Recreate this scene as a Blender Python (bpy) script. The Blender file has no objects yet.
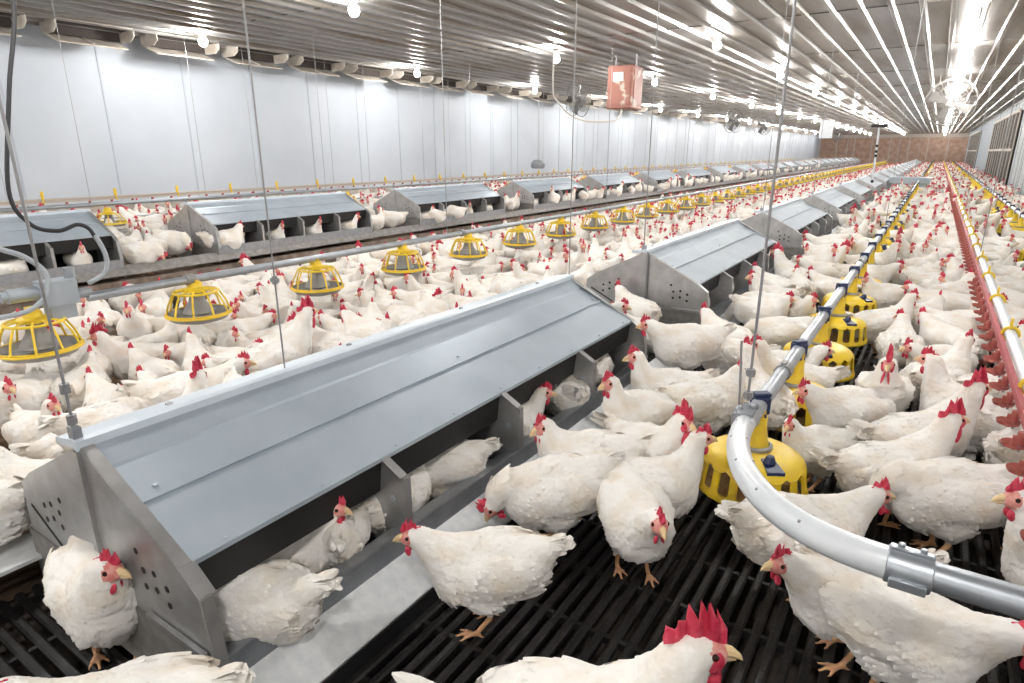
import bpy, bmesh, math, random
import numpy as np
from mathutils import Vector, Matrix, Euler
PI = math.pi
SC = bpy.context.scene
COL = SC.collection

# ------------------------------------------------------------------ camera, exposure, world
cam_d = bpy.data.cameras.new('camera'); cam = bpy.data.objects.new('camera', cam_d); COL.objects.link(cam)
cam_d.sensor_width = 36.0
cam_d.lens = 620.0 / 1024.0 * 36.0
cam_d.clip_start = 0.05; cam_d.clip_end = 200
CAM_H = 1.3
PITCH = math.atan(190 / 620.0); YAW = math.atan(428 / math.hypot(620, 190))
cam.location = (0, 0, CAM_H)
cam.rotation_euler = (PI / 2 - PITCH, 0, YAW)
SC.camera = cam
SC.view_settings.view_transform = 'Standard'
SC.view_settings.look = 'None'
SC.view_settings.gamma = 1.0
SC.view_settings.use_curve_mapping = False
SC.view_settings.exposure = 1.68
w = bpy.data.worlds.new('world'); SC.world = w; w.use_nodes = True
w.node_tree.nodes['Background'].inputs[0].default_value = (0.75, 0.85, 1, 1)
w.node_tree.nodes['Background'].inputs[1].default_value = 0.3
LAMP_W = 55.0
LAMP_COL = (1.0, 0.97, 0.93)

# ------------------------------------------------------------------ helpers
def mat(name, col, rough=0.6, metal=0.0, var=0.0, scale=8.0, col2=None, bump=0.0, bscale=60.0, stretch=None, emit=0.0, spec=0.5, lo=0.35, hi=0.7):
    m = bpy.data.materials.new(name); m.use_nodes = True
    nt = m.node_tree; b = nt.nodes['Principled BSDF']
    b.inputs['Base Color'].default_value = (*col, 1); b.inputs['Roughness'].default_value = rough
    b.inputs['Metallic'].default_value = metal; b.inputs['Specular IOR Level'].default_value = spec
    tc = nt.nodes.new('ShaderNodeTexCoord'); mp = nt.nodes.new('ShaderNodeMapping')
    nt.links.new(tc.outputs['Object'], mp.inputs[0])
    if stretch: mp.inputs['Scale'].default_value = stretch
    if col2 is not None:
        n = nt.nodes.new('ShaderNodeTexNoise'); n.inputs['Scale'].default_value = scale; n.inputs['Detail'].default_value = 5
        r = nt.nodes.new('ShaderNodeValToRGB')
        r.color_ramp.elements[0].position = lo; r.color_ramp.elements[0].color = (*col, 1)
        r.color_ramp.elements[1].position = hi; r.color_ramp.elements[1].color = (*col2, 1)
        nt.links.new(mp.outputs[0], n.inputs[0]); nt.links.new(n.outputs[0], r.inputs[0]); nt.links.new(r.outputs[0], b.inputs['Base Color'])
    if bump:
        n2 = nt.nodes.new('ShaderNodeTexNoise'); n2.inputs['Scale'].default_value = bscale; n2.inputs['Detail'].default_value = 3
        bp = nt.nodes.new('ShaderNodeBump'); bp.inputs['Strength'].default_value = bump; bp.inputs['Distance'].default_value = 0.005
        nt.links.new(mp.outputs[0], n2.inputs[0]); nt.links.new(n2.outputs[0], bp.inputs['Height']); nt.links.new(bp.outputs[0], b.inputs['Normal'])
    if emit:
        b.inputs['Emission Color'].default_value = (*col, 1); b.inputs['Emission Strength'].default_value = emit
    return m

M = dict(
    feather=mat('white_feathers', (0.92, 0.895, 0.86), 0.85, col2=(0.78, 0.67, 0.53), scale=9, lo=0.45, hi=0.78, bump=0.35, bscale=140, spec=0.15),
    skin=mat('red_skin', (0.56, 0.018, 0.06), 0.5, col2=(0.70, 0.08, 0.13), scale=60, bump=0.4, bscale=300),
    face=mat('pink_face_skin', (0.72, 0.22, 0.2), 0.6, col2=(0.8, 0.45, 0.38), scale=70),
    beak=mat('horn_beak', (0.78, 0.58, 0.32), 0.4),
    eye=mat('dark_eye', (0.03, 0.012, 0.008), 0.1),
    leg=mat('yellow_leg', (0.72, 0.42, 0.2), 0.6, col2=(0.62, 0.32, 0.2), scale=60, bump=0.3, bscale=200),
    galv=mat('galvanised_sheet', (0.42, 0.49, 0.56), 0.40, 0.35, col2=(0.48, 0.55, 0.62), scale=5, bump=0.05, bscale=20),
    galvp=mat('galvanised_panel', (0.40, 0.40, 0.40), 0.36, 0.7, col2=(0.52, 0.53, 0.54), scale=14),
    galvd=mat('galvanised_frame', (0.32, 0.34, 0.37), 0.42, 0.7, col2=(0.40, 0.42, 0.45), scale=20),
    strip=mat('dusty_landing_strip', (0.66, 0.69, 0.72), 0.5, 0.1, col2=(0.80, 0.82, 0.84), scale=30),
    stripd=mat('dusty_grey_plate', (0.20, 0.19, 0.18), 0.6, 0.2, col2=(0.30, 0.29, 0.28), scale=20),
    black=mat('black_plastic', (0.012, 0.012, 0.013), 0.55),
    slat=mat('black_slat_plastic', (0.014, 0.013, 0.013), 0.5, col2=(0.05, 0.045, 0.042), scale=16, lo=0.55, hi=0.85, bump=0.4, bscale=90),
    slatb=mat('brown_slat', (0.10, 0.06, 0.04), 0.8, col2=(0.22, 0.15, 0.10), scale=12),
    pad=mat('nest_pad', (0.02, 0.022, 0.022), 0.9, bump=1.0, bscale=150),
    litter=mat('brown_litter', (0.16, 0.10, 0.06), 0.95, col2=(0.32, 0.22, 0.14), scale=14, bump=0.8, bscale=60),
    board=mat('dirty_board', (0.20, 0.15, 0.12), 0.85, col2=(0.38, 0.32, 0.27), scale=10),
    dark=mat('dark_ground', (0.03, 0.025, 0.02), 0.9, col2=(0.08, 0.06, 0.05), scale=6),
    yellow=mat('yellow_plastic', (0.90, 0.64, 0.025), 0.4, col2=(0.80, 0.55, 0.05), scale=15),
    feed=mat('brown_feed', (0.30, 0.17, 0.07), 0.9, col2=(0.42, 0.27, 0.12), scale=80),
    dish=mat('grey_pan_plastic', (0.25, 0.25, 0.25), 0.5, col2=(0.34, 0.33, 0.31), scale=15),
    navy=mat('navy_plastic', (0.02, 0.035, 0.10), 0.4),
    pipe=mat('galvanised_pipe', (0.42, 0.45, 0.49), 0.38, 0.6, col2=(0.32, 0.35, 0.38), scale=10),
    tube=mat('white_plastic_tube', (0.74, 0.78, 0.82), 0.3, 0.0, col2=(0.62, 0.66, 0.70), scale=6, spec=0.6),
    wire=mat('steel_wire', (0.34, 0.34, 0.35), 0.5, 0.6),
    redpipe=mat('red_plastic', (0.40, 0.04, 0.07), 0.5, col2=(0.42, 0.10, 0.09), scale=30),
    cup=mat('dirty_red_cup', (0.36, 0.06, 0.06), 0.55, col2=(0.45, 0.16, 0.12), scale=50),
    wall=mat('white_wall_panel', (0.50, 0.545, 0.605), 0.55, 0.0, col2=(0.55, 0.595, 0.655), scale=1.2, spec=0.4),
    rwall=mat('dull_white_panel', (0.62, 0.62, 0.60), 0.5, col2=(0.68, 0.68, 0.66), scale=1.5),
    seam=mat('panel_seam', (0.44, 0.485, 0.545), 0.6),
    cap=mat('pale_ridge_cap', (0.62, 0.70, 0.78), 0.4, 0.15, col2=(0.70, 0.77, 0.84), scale=9),
    brown=mat('brown_evaporative_pad', (0.34, 0.21, 0.16), 0.9, col2=(0.50, 0.36, 0.28), scale=3),
    post=mat('dusty_post', (0.45, 0.40, 0.35), 0.7),
    inlet=mat('inlet_plastic', (0.62, 0.58, 0.52), 0.5, col2=(0.40, 0.34, 0.28), scale=6),
    inletd=mat('inlet_dark', (0.05, 0.04, 0.035), 0.9),
    heater=mat('rusty_pink_steel', (0.30, 0.13, 0.10), 0.5, 0.2, col2=(0.48, 0.40, 0.33), scale=4.5, lo=0.56, hi=0.62),
    cable=mat('black_cable', (0.02, 0.02, 0.025), 0.5),
    conduit=mat('grey_conduit', (0.36, 0.40, 0.44), 0.5),
    fan=mat('fan_wire', (0.22, 0.21, 0.20), 0.5, 0.4),
    bulb=mat('lit_bulb', (1.0, 0.98, 0.95), 0.3, emit=45.0),
    cord=mat('pale_cord', (0.60, 0.57, 0.52), 0.7),
    box=mat('grey_hopper_steel', (0.40, 0.45, 0.50), 0.45, 0.4, col2=(0.46, 0.51, 0.56), scale=10),
)
# ceiling: galvanised corrugated steel with brown dust in long streaks
def ceiling_mat():
    m = mat('corrugated_steel', (0.34, 0.335, 0.325), 0.36, 0.85, col2=(0.20, 0.165, 0.13), scale=1.6, stretch=(2.2, 0.35, 1), lo=0.45, hi=0.7)
    return m
M['ceil'] = ceiling_mat()

class MB:
    """collects shapes in one bmesh, build() links them as one object"""
    def __init__(s): s.b = bmesh.new()
    def box(s, c, d, rot=None, mi=0):
        mt = Matrix.Translation(c) @ (rot.to_matrix().to_4x4() if rot else Matrix()) @ Matrix.Diagonal((*d, 1))
        r = bmesh.ops.create_cube(s.b, size=1, matrix=mt)
        s._mi(r['verts'], mi); return s
    def _mi(s, vs, mi):
        if mi:
            for f in {f for v in vs for f in v.link_faces}: f.material_index = mi
    def cyl(s, a, b, r, r2=None, n=12, mi=0, caps=True):
        a = Vector(a); b = Vector(b); d = b - a
        q = d.to_track_quat('Z', 'Y').to_matrix().to_4x4()
        res = bmesh.ops.create_cone(s.b, cap_ends=caps, segments=n, radius1=r, radius2=r if r2 is None else r2, depth=d.length, matrix=Matrix.Translation((a + b) / 2) @ q)
        s._mi(res['verts'], mi); return s
    def ell(s, c, rad, rot=None, sub=2, mi=0):
        mt = Matrix.Translation(c) @ (rot.to_matrix().to_4x4() if rot else Matrix()) @ Matrix.Diagonal((*rad, 1))
        r = bmesh.ops.create_icosphere(s.b, subdivisions=sub, radius=1, matrix=mt); s._mi(r['verts'], mi); return s
    def tube(s, pts, r, n=8, mi=0, closed=False):
        pts = [Vector(p) for p in pts]; rings = []; up = None
        rs = r if isinstance(r, (list, tuple)) else [r] * len(pts)
        for i, p in enumerate(pts):
            if closed: t = pts[(i + 1) % len(pts)] - pts[i - 1]
            else: t = pts[min(i + 1, len(pts) - 1)] - pts[max(i - 1, 0)]
            t.normalize()
            if up is None:
                up = Vector((0, 0, 1)) if abs(t.z) < 0.9 else Vector((1, 0, 0))
            x = t.cross(up).normalized(); up = x.cross(t).normalized()
            rings.append([s.b.verts.new(p + (x * math.cos(2 * PI * k / n) + up * math.sin(2 * PI * k / n)) * rs[i]) for k in range(n)])
        m = len(rings)
        for i in range(m if closed else m - 1):
            A, B = rings[i], rings[(i + 1) % m]
            for k in range(n):
                f = s.b.faces.new((A[k], A[(k + 1) % n], B[(k + 1) % n], B[k])); f.material_index = mi
        if not closed:
            s.b.faces.new(rings[0]).material_index = mi; s.b.faces.new(rings[-1][::-1]).material_index = mi
        return s
    def poly(s, pts, thick, axis, mi=0):
        """prism of a polygon given as 3d points, extruded by the vector axis*thick"""
        ax = Vector(axis) * thick
        a = [s.b.verts.new(Vector(p) - ax / 2) for p in pts]; b = [s.b.verts.new(Vector(p) + ax / 2) for p in pts]
        n = len(pts); fs = [s.b.faces.new(a[::-1]), s.b.faces.new(b)]
        for i in range(n): fs.append(s.b.faces.new((a[i], a[(i + 1) % n], b[(i + 1) % n], b[i])))
        for f in fs: f.material_index = mi
        return s
    def lathe(s, prof, n=24, mi=0, c=(0, 0, 0)):
        rings = []
        for r, z in prof:
            rings.append([s.b.verts.new((c[0] + r * math.cos(2 * PI * k / n), c[1] + r * math.sin(2 * PI * k / n), c[2] + z)) for k in range(n)])
        for A, B in zip(rings, rings[1:]):
            for k in range(n):
                s.b.faces.new((A[k], A[(k + 1) % n], B[(k + 1) % n], B[k])).material_index = mi
        return s
    def mesh(s, name, mats, smooth=True, bevel=0):
        if bevel:
            es = [e for e in s.b.edges if len(e.link_faces) == 2 and e.calc_face_angle(0) > 0.9]
            bmesh.ops.bevel(s.b, geom=es, offset=bevel, segments=1, affect='EDGES', clamp_overlap=True)
        bmesh.ops.recalc_face_normals(s.b, faces=s.b.faces[:])
        me = bpy.data.meshes.new(name); s.b.to_mesh(me); s.b.free()
        for m in (mats if isinstance(mats, (list, tuple)) else [mats]): me.materials.append(m)
        if smooth:
            me.polygons.foreach_set('use_smooth', [True] * len(me.polygons))
            try: me.set_sharp_from_angle(angle=math.radians(38))
            except Exception: pass
        return me
    def build(s, name, mats, parent=None, smooth=True, bevel=0):
        return link(name, s.mesh(name, mats, smooth, bevel), parent)

def link(name, me, parent=None):
    o = bpy.data.objects.new(name, me); COL.objects.link(o)
    if parent is not None: o.parent = parent
    return o
def tag(o, label=None, cat=None, group=None, kind=None):
    if label: o['label'] = label
    if cat: o['category'] = cat
    if group: o['group'] = group
    if kind: o['kind'] = kind
    return o
def empty(name, loc=(0, 0, 0), rz=0):
    o = bpy.data.objects.new(name, None); COL.objects.link(o); o.location = loc; o.rotation_euler = (0, 0, rz); o.empty_display_size = 0.1
    return o
KIDS = {}
def kids(o):
    return [c for c in COL.objects if c.parent is o]
def tree_of(o):
    return (o, [tree_of(c) for c in kids(o)])
def copy_tree(t, parent=None):
    o, ch = t
    c = o.copy(); COL.objects.link(c)
    if parent is not None: c.parent = parent
    for k in ch: copy_tree(k, c)
    return c
ORD = ['first', 'second', 'third', 'fourth', 'fifth', 'sixth', 'seventh', 'eighth', 'ninth', 'tenth', 'eleventh', 'twelfth', 'thirteenth', 'fourteenth', 'fifteenth', 'sixteenth', 'seventeenth', 'eighteenth', 'nineteenth', 'twentieth']

# ------------------------------------------------------------------ the setting
Y0, Y1 = -5.0, 72.0
XL, XR = -10.2, 2.0
ZC = 2.9
ZL = -0.25        # litter level; slat decks at 0 (near) and ZF (far row)
ZF = 0.15
# ceiling: ribbed sheets running the length of the house
b = MB(); prof = []
x = XL
while x < XR - 0.01:
    prof += [(x, ZC), (x + 0.13, ZC), (x + 0.15, ZC - 0.035), (x + 0.19, ZC - 0.035), (x + 0.21, ZC), (x + 0.2999, ZC)]
    x += 0.3
ys = [Y0] + [Y0 + 3.5 * k for k in range(1, 22)] + [Y1]
rows = [[b.b.verts.new((px, y, pz)) for px, pz in prof] for y in ys]
for A, B in zip(rows, rows[1:]):
    for k in range(len(A) - 1): b.b.faces.new((A[k], A[k + 1], B[k + 1], B[k]))
tag(b.build('ceiling', M['ceil'], smooth=False), kind='structure')
b = MB()
for y in ys[1:-1]: b.box(((XL + XR) / 2, y, ZC - 0.004), (XR - XL, 0.05, 0.012))
tag(b.build('trim_1', M['ceil'], smooth=False), kind='structure')
b = MB(); b.box(((XL + XR) / 2, (Y0 + Y1) / 2, ZC + 0.12), (XR - XL + 0.4, Y1 - Y0 + 0.4, 0.1))
tag(b.build('ceiling.001', M['board'], smooth=False), kind='structure')
# walls
b = MB(); b.box((XL - 0.06, (Y0 + Y1) / 2, 1.2), (0.12, Y1 - Y0, 3.6)); 
y = Y0
while y < Y1:
    b.box((XL + 0.003, y, 1.2), (0.008, 0.02, 3.55), mi=1)
    y += 1.22
tag(b.build('wall_left', [M['wall'], M['seam']], smooth=False), kind='structure')
b = MB(); b.box((XL + 0.05, (Y0 + Y1) / 2, 0.42), (0.10, Y1 - Y0, 0.28))
tag(b.build('baseboard_left', M['inlet'], smooth=False), kind='structure')
b = MB(); b.box((XR + 0.06, (Y0 + Y1) / 2, 1.2), (0.12, Y1 - Y0, 3.6))
y = Y0
while y < Y1:
    b.box((XR - 0.008, y, 1.2), (0.02, 0.04, 3.55), mi=1)
    for q in (0.3, 0.6, 0.9): b.box((XR - 0.004, y + q, 1.2), (0.012, 0.02, 3.55), mi=1)
    y += 1.22
tag(b.build('wall_right', [M['rwall'], M['seam']], smooth=False), kind='structure')
b = MB(); b.box(((XL + XR) / 2, Y1 + 0.06, 1.2), (XR - XL, 0.12, 3.6))
x = XL
while x < XR: b.box((x, Y1 - 0.03, 1.2), (0.09, 0.06, 3.5), mi=1); x += 1.53
b.box(((XL + XR) / 2, Y1 - 0.03, 2.72), (XR - XL, 0.1, 0.3), mi=1)
tag(b.build('wall_back', [M['brown'], M['post']], smooth=False), kind='structure')
b = MB(); b.box(((XL + XR) / 2, Y0 - 0.06, 1.2), (XR - XL, 0.12, 3.6))
tag(b.build('wall_front', M['rwall'], smooth=False), kind='structure')
# tunnel louvres in the right wall
for n, (ya, yb) in enumerate(((26.2, 38.0), (50.0, 66.0))):
    b = MB(); b.box((XR - 0.03, (ya + yb) / 2, 1.35), (0.08, yb - ya, 2.4), mi=1)
    k = ya
    while k <= yb + 0.01: b.box((XR - 0.075, k, 1.35), (0.03, 0.12, 2.5)); k += (yb - ya) / 9
    for z in (0.15, 1.35, 2.55): b.box((XR - 0.09, (ya + yb) / 2, z), (0.05, yb - ya + 0.1, 0.09))
    tag(b.build('window_%d' % (n + 1), [M['post'], M['inletd']], smooth=False), kind='structure')
# ground under everything, litter between the two slatted decks
b = MB(); b.box(((XL + XR) / 2, (Y0 + Y1) / 2, ZL - 0.1), (XR - XL, Y1 - Y0, 0.1))
tag(b.build('floor', M['dark'], smooth=False), kind='structure')
b = MB(); g = 60
random.seed(5)
vs = [[b.b.verts.new((-6.15 + 3.3 * i / 8, Y0 + (Y1 - Y0) * j / 140, ZL + random.uniform(-.015, .015))) for i in range(9)] for j in range(141)]
for j in range(140):
    for i in range(8): b.b.faces.new((vs[j][i], vs[j][i + 1], vs[j + 1][i + 1], vs[j + 1][i]))
tag(b.build('floor.001', M['litter']), kind='structure')
# slatted decks
def deck(x0, x1, z, material, along='y', ya=Y0, yb=Y1, pitch=0.046):
    b = MB()
    if along == 'y':
        x = x0 + 0.012
        while x < x1:
            b.poly([(x - .010, 0, z - .03), (x + .010, 0, z - .03), (x + .013, 0, z - .006), (x + .007, 0, z), (x - .007, 0, z), (x - .013, 0, z - .006)], 1, (0, 1, 0))
            x += pitch
        for v in b.b.verts: v.co.y = ya if v.co.y < 0 else yb
        y = ya + 0.1
        while y < yb: b.box(((x0 + x1) / 2, y, z - .018), (x1 - x0, .014, .024)); y += 0.24 if y < 14 else 1.0
    else:
        y = ya + 0.012
        while y < yb:
            b.poly([((x0 + x1) / 2, y - .010, z - .03), ((x0 + x1) / 2, y + .010, z - .03), ((x0 + x1) / 2, y + .013, z - .006), ((x0 + x1) / 2, y + .007, z), ((x0 + x1) / 2, y - .007, z), ((x0 + x1) / 2, y - .013, z - .006)], x1 - x0, (1, 0, 0))
            y += pitch
        x = x0 + 0.05
        while x < x1: b.box((x, (ya + yb) / 2, z - .018), (.014, yb - ya, .024)); x += 0.24
    return b
NEST_Y = [0.56 + 3.645 * k for k in range(19)]
NEST_L = 2.53
NX = -1.63
tag(deck(-1.055, XR - 0.02, 0, None).build('floor.002', M['slat'], smooth=False), kind='structure')
tag(deck(-2.85, -2.16, 0, None, pitch=0.05).build('floor.003', M['slatb'], smooth=False), kind='structure')
tag(deck(-2.15, -1.07, 0, None, 'x', ya=-2.0, yb=14.0).build('floor.004', M['slat'], smooth=False), kind='structure')
tag(deck(-10.1, -6.2, ZF, None, pitch=0.10).build('floor.005', M['slatb'], smooth=False), kind='structure')
b = MB(); b.box((-2.88, (Y0 + Y1) / 2, ZL / 2 - 0.01), (0.03, Y1 - Y0, -ZL + 0.02)); 
tag(b.build('trim_2', M['board'], smooth=False), kind='structure')
b = MB(); b.box((-6.17, (Y0 + Y1) / 2, (ZL + ZF) / 2), (0.04, Y1 - Y0, ZF - ZL)); b.box((-6.16, (Y0 + Y1) / 2, ZF - 0.02), (0.07, Y1 - Y0, 0.05))
tag(b.build('trim_3', M['board'], smooth=False), kind='structure')
def landing_strip(x0, x1, s, z0, label, ya, yb, drop=.095):
    # sloping light strip with a dark skirt below its outer edge
    b = MB(); cx = 0
    b.poly([(x0, 0, z0), (x1, 0, z0 - drop), (x1, 0, z0 - drop - .01), (x0, 0, z0 - 0.012)], 1, (0, 1, 0))
    b.poly([(x1, 0, z0 - drop - .005), (x1 + s * .006, 0, z0 - drop - .005), (x1 + s * .006, 0, z0 - 0.155), (x1, 0, z0 - 0.155)], 1, (0, 1, 0), mi=1)
    for v in b.b.verts: v.co.y = ya if v.co.y < 0 else yb
    return tag(b.build('landing_strip', [M['strip'], M['black']], smooth=False), label, 'landing strip')
landing_strip(NX + 0.44, NX + 0.57, 1, 0.15, 'long pale galvanised strip along the front of the near nests', 0.56, Y1 - 1)
landing_strip(NX - 0.43, NX - 0.66, -1, 0.14, 'pale galvanised strip behind the near nests, seen at the left edge', -1.5, Y1 - 1, .03)
b = MB(); b.poly([(-6.6 + .44, 0, ZF + .14), (-6.6 + .52, 0, ZF + .06), (-6.6 + .51, 0, ZF + .05), (-6.6 + .43, 0, ZF + .13)], 1, (0, 1, 0))
for v in b.b.verts: v.co.y = 0 if v.co.y < 0 else Y1 - 1
tag(b.build('landing_strip', M['stripd'], smooth=False), 'dusty grey strip along the front of the far nests', 'landing strip')

# ------------------------------------------------------------------ nest boxes
def make_nest():
    t = empty('nest_box'); L = NEST_L
    for s in (1, -1):
        b = MB()
        b.poly([(s * .0, 0, .615), (s * .07, 0, .570), (s * .075, 0, .562), (s * .385, 0, .425), (s * .385, 0, .412), (s * .37, 0, .420), (s * .07, 0, .555), (s * .0, 0, .60)], L, (0, 1, 0))
        for v in b.b.verts: v.co.y += L / 2
        b.box((s * .20, L / 2, .512), (.006, L - .02, .006), Euler((0, s * .42, 0)))
        for k in range(9):
            b.ell((s * .375, .12 + k * (L - .24) / 8, .434), (.006, .006, .003), sub=1)
        for k in range(3): b.ell((s * .17, .08 + k * (L - .16) / 2, .526), (.008, .008, .004), sub=1)
        b.build('lid', M['galv'], t, smooth=False)
        # front lip channel
        b = MB()
        b.poly([(s * .455, 0, .20), (s * .465, 0, .20), (s * .465, 0, .10), (s * .40, 0, .10), (s * .40, 0, .115), (s * .455, 0, .115)], L, (0, 1, 0))
        b.poly([(s * .455, 0, .200), (s * .395, 0, .180), (s * .395, 0, .172), (s * .455, 0, .192)], L, (0, 1, 0))
        for v in b.b.verts: v.co.y += L / 2
        b.build('lip', M['galvd'], t, smooth=False)
        # hanging black curtain under the lid edge
        b = MB(); b.poly([(s * .372, 0, .418), (s * .366, 0, .418), (s * .352, 0, .300), (s * .358, 0, .300)], L - .02, (0, 1, 0))
        for v in b.b.verts: v.co.y += L / 2
        b.build('curtain', M['black'], t, smooth=False)
    # ridge cap
    b = MB(); b.poly([(-.105, 0, .606), (-.10, 0, .618), (-.01, 0, .634), (.008, 0, .630), (.008, 0, .606), (-.01, 0, .612), (-.10, 0, .600)], L + .02, (0, 1, 0))
    for v in b.b.verts: v.co.y += L / 2
    for k in range(4): b.ell((-.05, .25 + k * .66, .628), (.012, .012, .006), sub=1, mi=1)
    b.build('ridge_cap', [M['cap'], M['wire']], t, smooth=False)
    # end panels with flange, seam and holes
    for y, sy in ((0, -1), (L, 1)):
        b = MB()
        pts = [(0, y, .615), (.385, y, .425), (.455, y, .375), (.475, y, .19), (.475, y, .03), (-.475, y, .03), (-.475, y, .19), (-.455, y, .375), (-.385, y, .425)]
        b.poly(pts, .006, (0, 1, 0))
        b.box((0, y + sy * .006, .32), (.022, .014, .57))
        for s in (1, -1):
            d = Vector((s * .385, 0, -.19)); c = Vector((s * .1925, y, .52))
            b.poly([(0, y, .615), (s * .385, y, .425), (s * .385, y - sy * .03, .425), (0, y - sy * .03, .615)], .004, (0, 0, 1))
            b.box((s * .42, y - sy * .018, .40), (.085, .036, .004), Euler((0, s * .62, 0)))
            b.box((s * .466, y - sy * .014, .28), (.006, .030, .19), Euler((0, -s * .11, 0)))
        b.box((0, y + sy * .004, .125), (.94, .008, .19), mi=2)
        b.box((.34, y + sy * .012, .235), (.24, .012, .014), mi=0)
        for s in (1, -1):
            for hx, hz in ((.20, .40), (.22, .355), (.22, .31), (.27, .365), (.27, .32), (.32, .345), (.32, .30)):
                b.cyl((s * hx, y + sy * .0035, hz), (s * hx, y + sy * .0042, hz), .009, n=10, mi=1)
        b.box((-.33, y + sy * .0036, .27), (.20, .002, .010), Euler((0, .45, 0)), mi=1)
        b.build('end_panel', [M['galvp'], M['black'], M['stripd']], t, smooth=False)
    # dividers
    for k in (1, 2, 3):
        for s in (1, -1):
            b = MB(); y = k * L / 4
            b.poly([(s * .03, y, .57), (s * .37, y, .418), (s * .455, y, .375), (s * .46, y, .19), (s * .40, y, .12), (s * .03, y, .12)], .005, (0, 1, 0))
            b.box((s * .418, y, .398), (.09, .030, .004), Euler((0, s * .50, 0)))
            b.box((s * .459, y + .012, .28), (.005, .026, .18))
            b.cyl((s * .41, y - .004, .29), (s * .41, y + .004, .29), .010, n=8, mi=1)
            b.build('divider', [M['galvp'], M['galv']], t, smooth=False)
    b = MB(); b.box((0, L / 2, .34), (.02, L - .02, .50)); b.build('centre_curtain', M['black'], t, smooth=False)
    for s in (1, -1):
        b = MB(); b.box((s * .215, L / 2, .085), (.37, L - .02, .03)); b.build('nest_pad', M['pad'], t, smooth=False)
    b = MB(); b.box((0, L / 2, .07), (.8, L - .04, .07)); b.build('base', M['stripd'], t, smooth=False)
    b = MB(); b.box((-.02, .005, .635), (.03, .02, .05)); b.cyl((-.02, .005, .64), (-.02, .005, .68), .006); b.build('hanger_bracket', M['galvd'], t)
    return t
nest = make_nest(); NT = tree_of(nest)
for k, y in enumerate(NEST_Y):
    o = nest if k == 0 else copy_tree(NT); o.location = (NX, y, 0)
    if k == 0: tag(o, 'large galvanised nest box with sloping lid filling the left foreground', 'nest box')
    elif k < 7: tag(o, 'galvanised nest box in the near row, %s behind the foreground nest' % ORD[k - 1], 'nest box')
    else: tag(o, 'small distant nest box far down the near row', 'nest box', 'distant nests of the near row')
FX = -6.6
FY = [3.72 - 3.15 + 3.15 * k for k in range(22)]
for k, y in enumerate(FY):
    o = copy_tree(NT); o.location = (FX, y, ZF)
    o.scale = (1, 0.87, 1)
    if k == 0: tag(o, 'nest box of the far row cut by the left edge of the picture', 'nest box')
    elif k < 9: tag(o, 'grey nest box in the far row, %s right of the edge-cut one' % ORD[k - 1], 'nest box')
    else: tag(o, 'small distant nest box far along the far row', 'nest box', 'distant nests of the far row')
for o in (nest,): tag(o, group=None)

# ------------------------------------------------------------------ feeders
def make_dome_pan():
    """yellow dome feeder, origin on the deck under its centre"""
    t = empty('feeder_pan')
    b = MB()
    b.lathe([(.040, .172), (.046, .171), (.060, .169), (.105, .162), (.138, .152), (.155, .140), (.160, .130)], 36)
    n = 16
    for k in range(n):
        a = 2 * PI * k / n; w = .026 / 2
        for (r0, z0, r1, z1, w0, w1) in ((.160, .131, .166, .118, .034, .014), (.166, .116, .174, .050, .013, .013), (.174, .050, .177, .038, .014, .026)):
            for side in (1,):
                p = [Vector((r0, -w0, z0)), Vector((r0, w0, z0)), Vector((r1, w1, z1)), Vector((r1, -w1, z1))]
                q = [v + Vector((-.007, 0, -.003)) for v in p]
                R = Matrix.Rotation(a, 3, 'Z')
                P = [b.b.verts.new(R @ v) for v in p]; Q = [b.b.verts.new(R @ v) for v in q]
                b.b.faces.new(P); b.b.faces.new(Q[::-1])
                for i in range(4): b.b.faces.new((P[i], P[(i + 1) % 4], Q[(i + 1) % 4], Q[i]))
    b.lathe([(.168, .040), (.176, .040), (.182, .030), (.182, .018), (.174, .012), (.168, .018), (.168, .040)], 36)
    b.build('cover', M['yellow'], t)
    b = MB(); b.lathe([(.166, .034), (.160, .012), (.10, .004), (0.001, .004)], 28); b.lathe([(.164, .034), (.172, .020), (.166, .006), (.10, .0), (0.001, .0)], 28)
    b.build('dish', M['dish'], t)
    b = MB(); b.lathe([(.001, .05), (.06, .04), (.12, .022), (.158, .016)], 24); b.build('feed', M['feed'], t)
    b = MB(); b.lathe([(.050, .168), (.056, .172), (.056, .182), (.046, .186)], 20); b.build('collar', M['dish'], t)
    b = MB(); b.lathe([(.044, .180), (.036, .21), (.030, .25), (.028, .32)], 18); b.build('drop_tube', M['yellow'], t)
    b = MB()
    b.box((0, 0, .330), (.052, .050, .062)); b.box((0, 0, .366), (.034, .060, .014)); b.box((0, .0, .296), (.056, .03, .02))
    b.build('clamp', M['navy'], t, bevel=.004)
    b = MB(); b.poly([(.085, -.02, .164), (.15, -.028, .148), (.155, .028, .146), (.085, .02, .164)], .012, (0, 0, 1)); b.cyl((.105, 0, .166), (.105, 0, .188), .02, .012)
    b.build('shut_off_tab', M['navy'], t)
    return t
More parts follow.
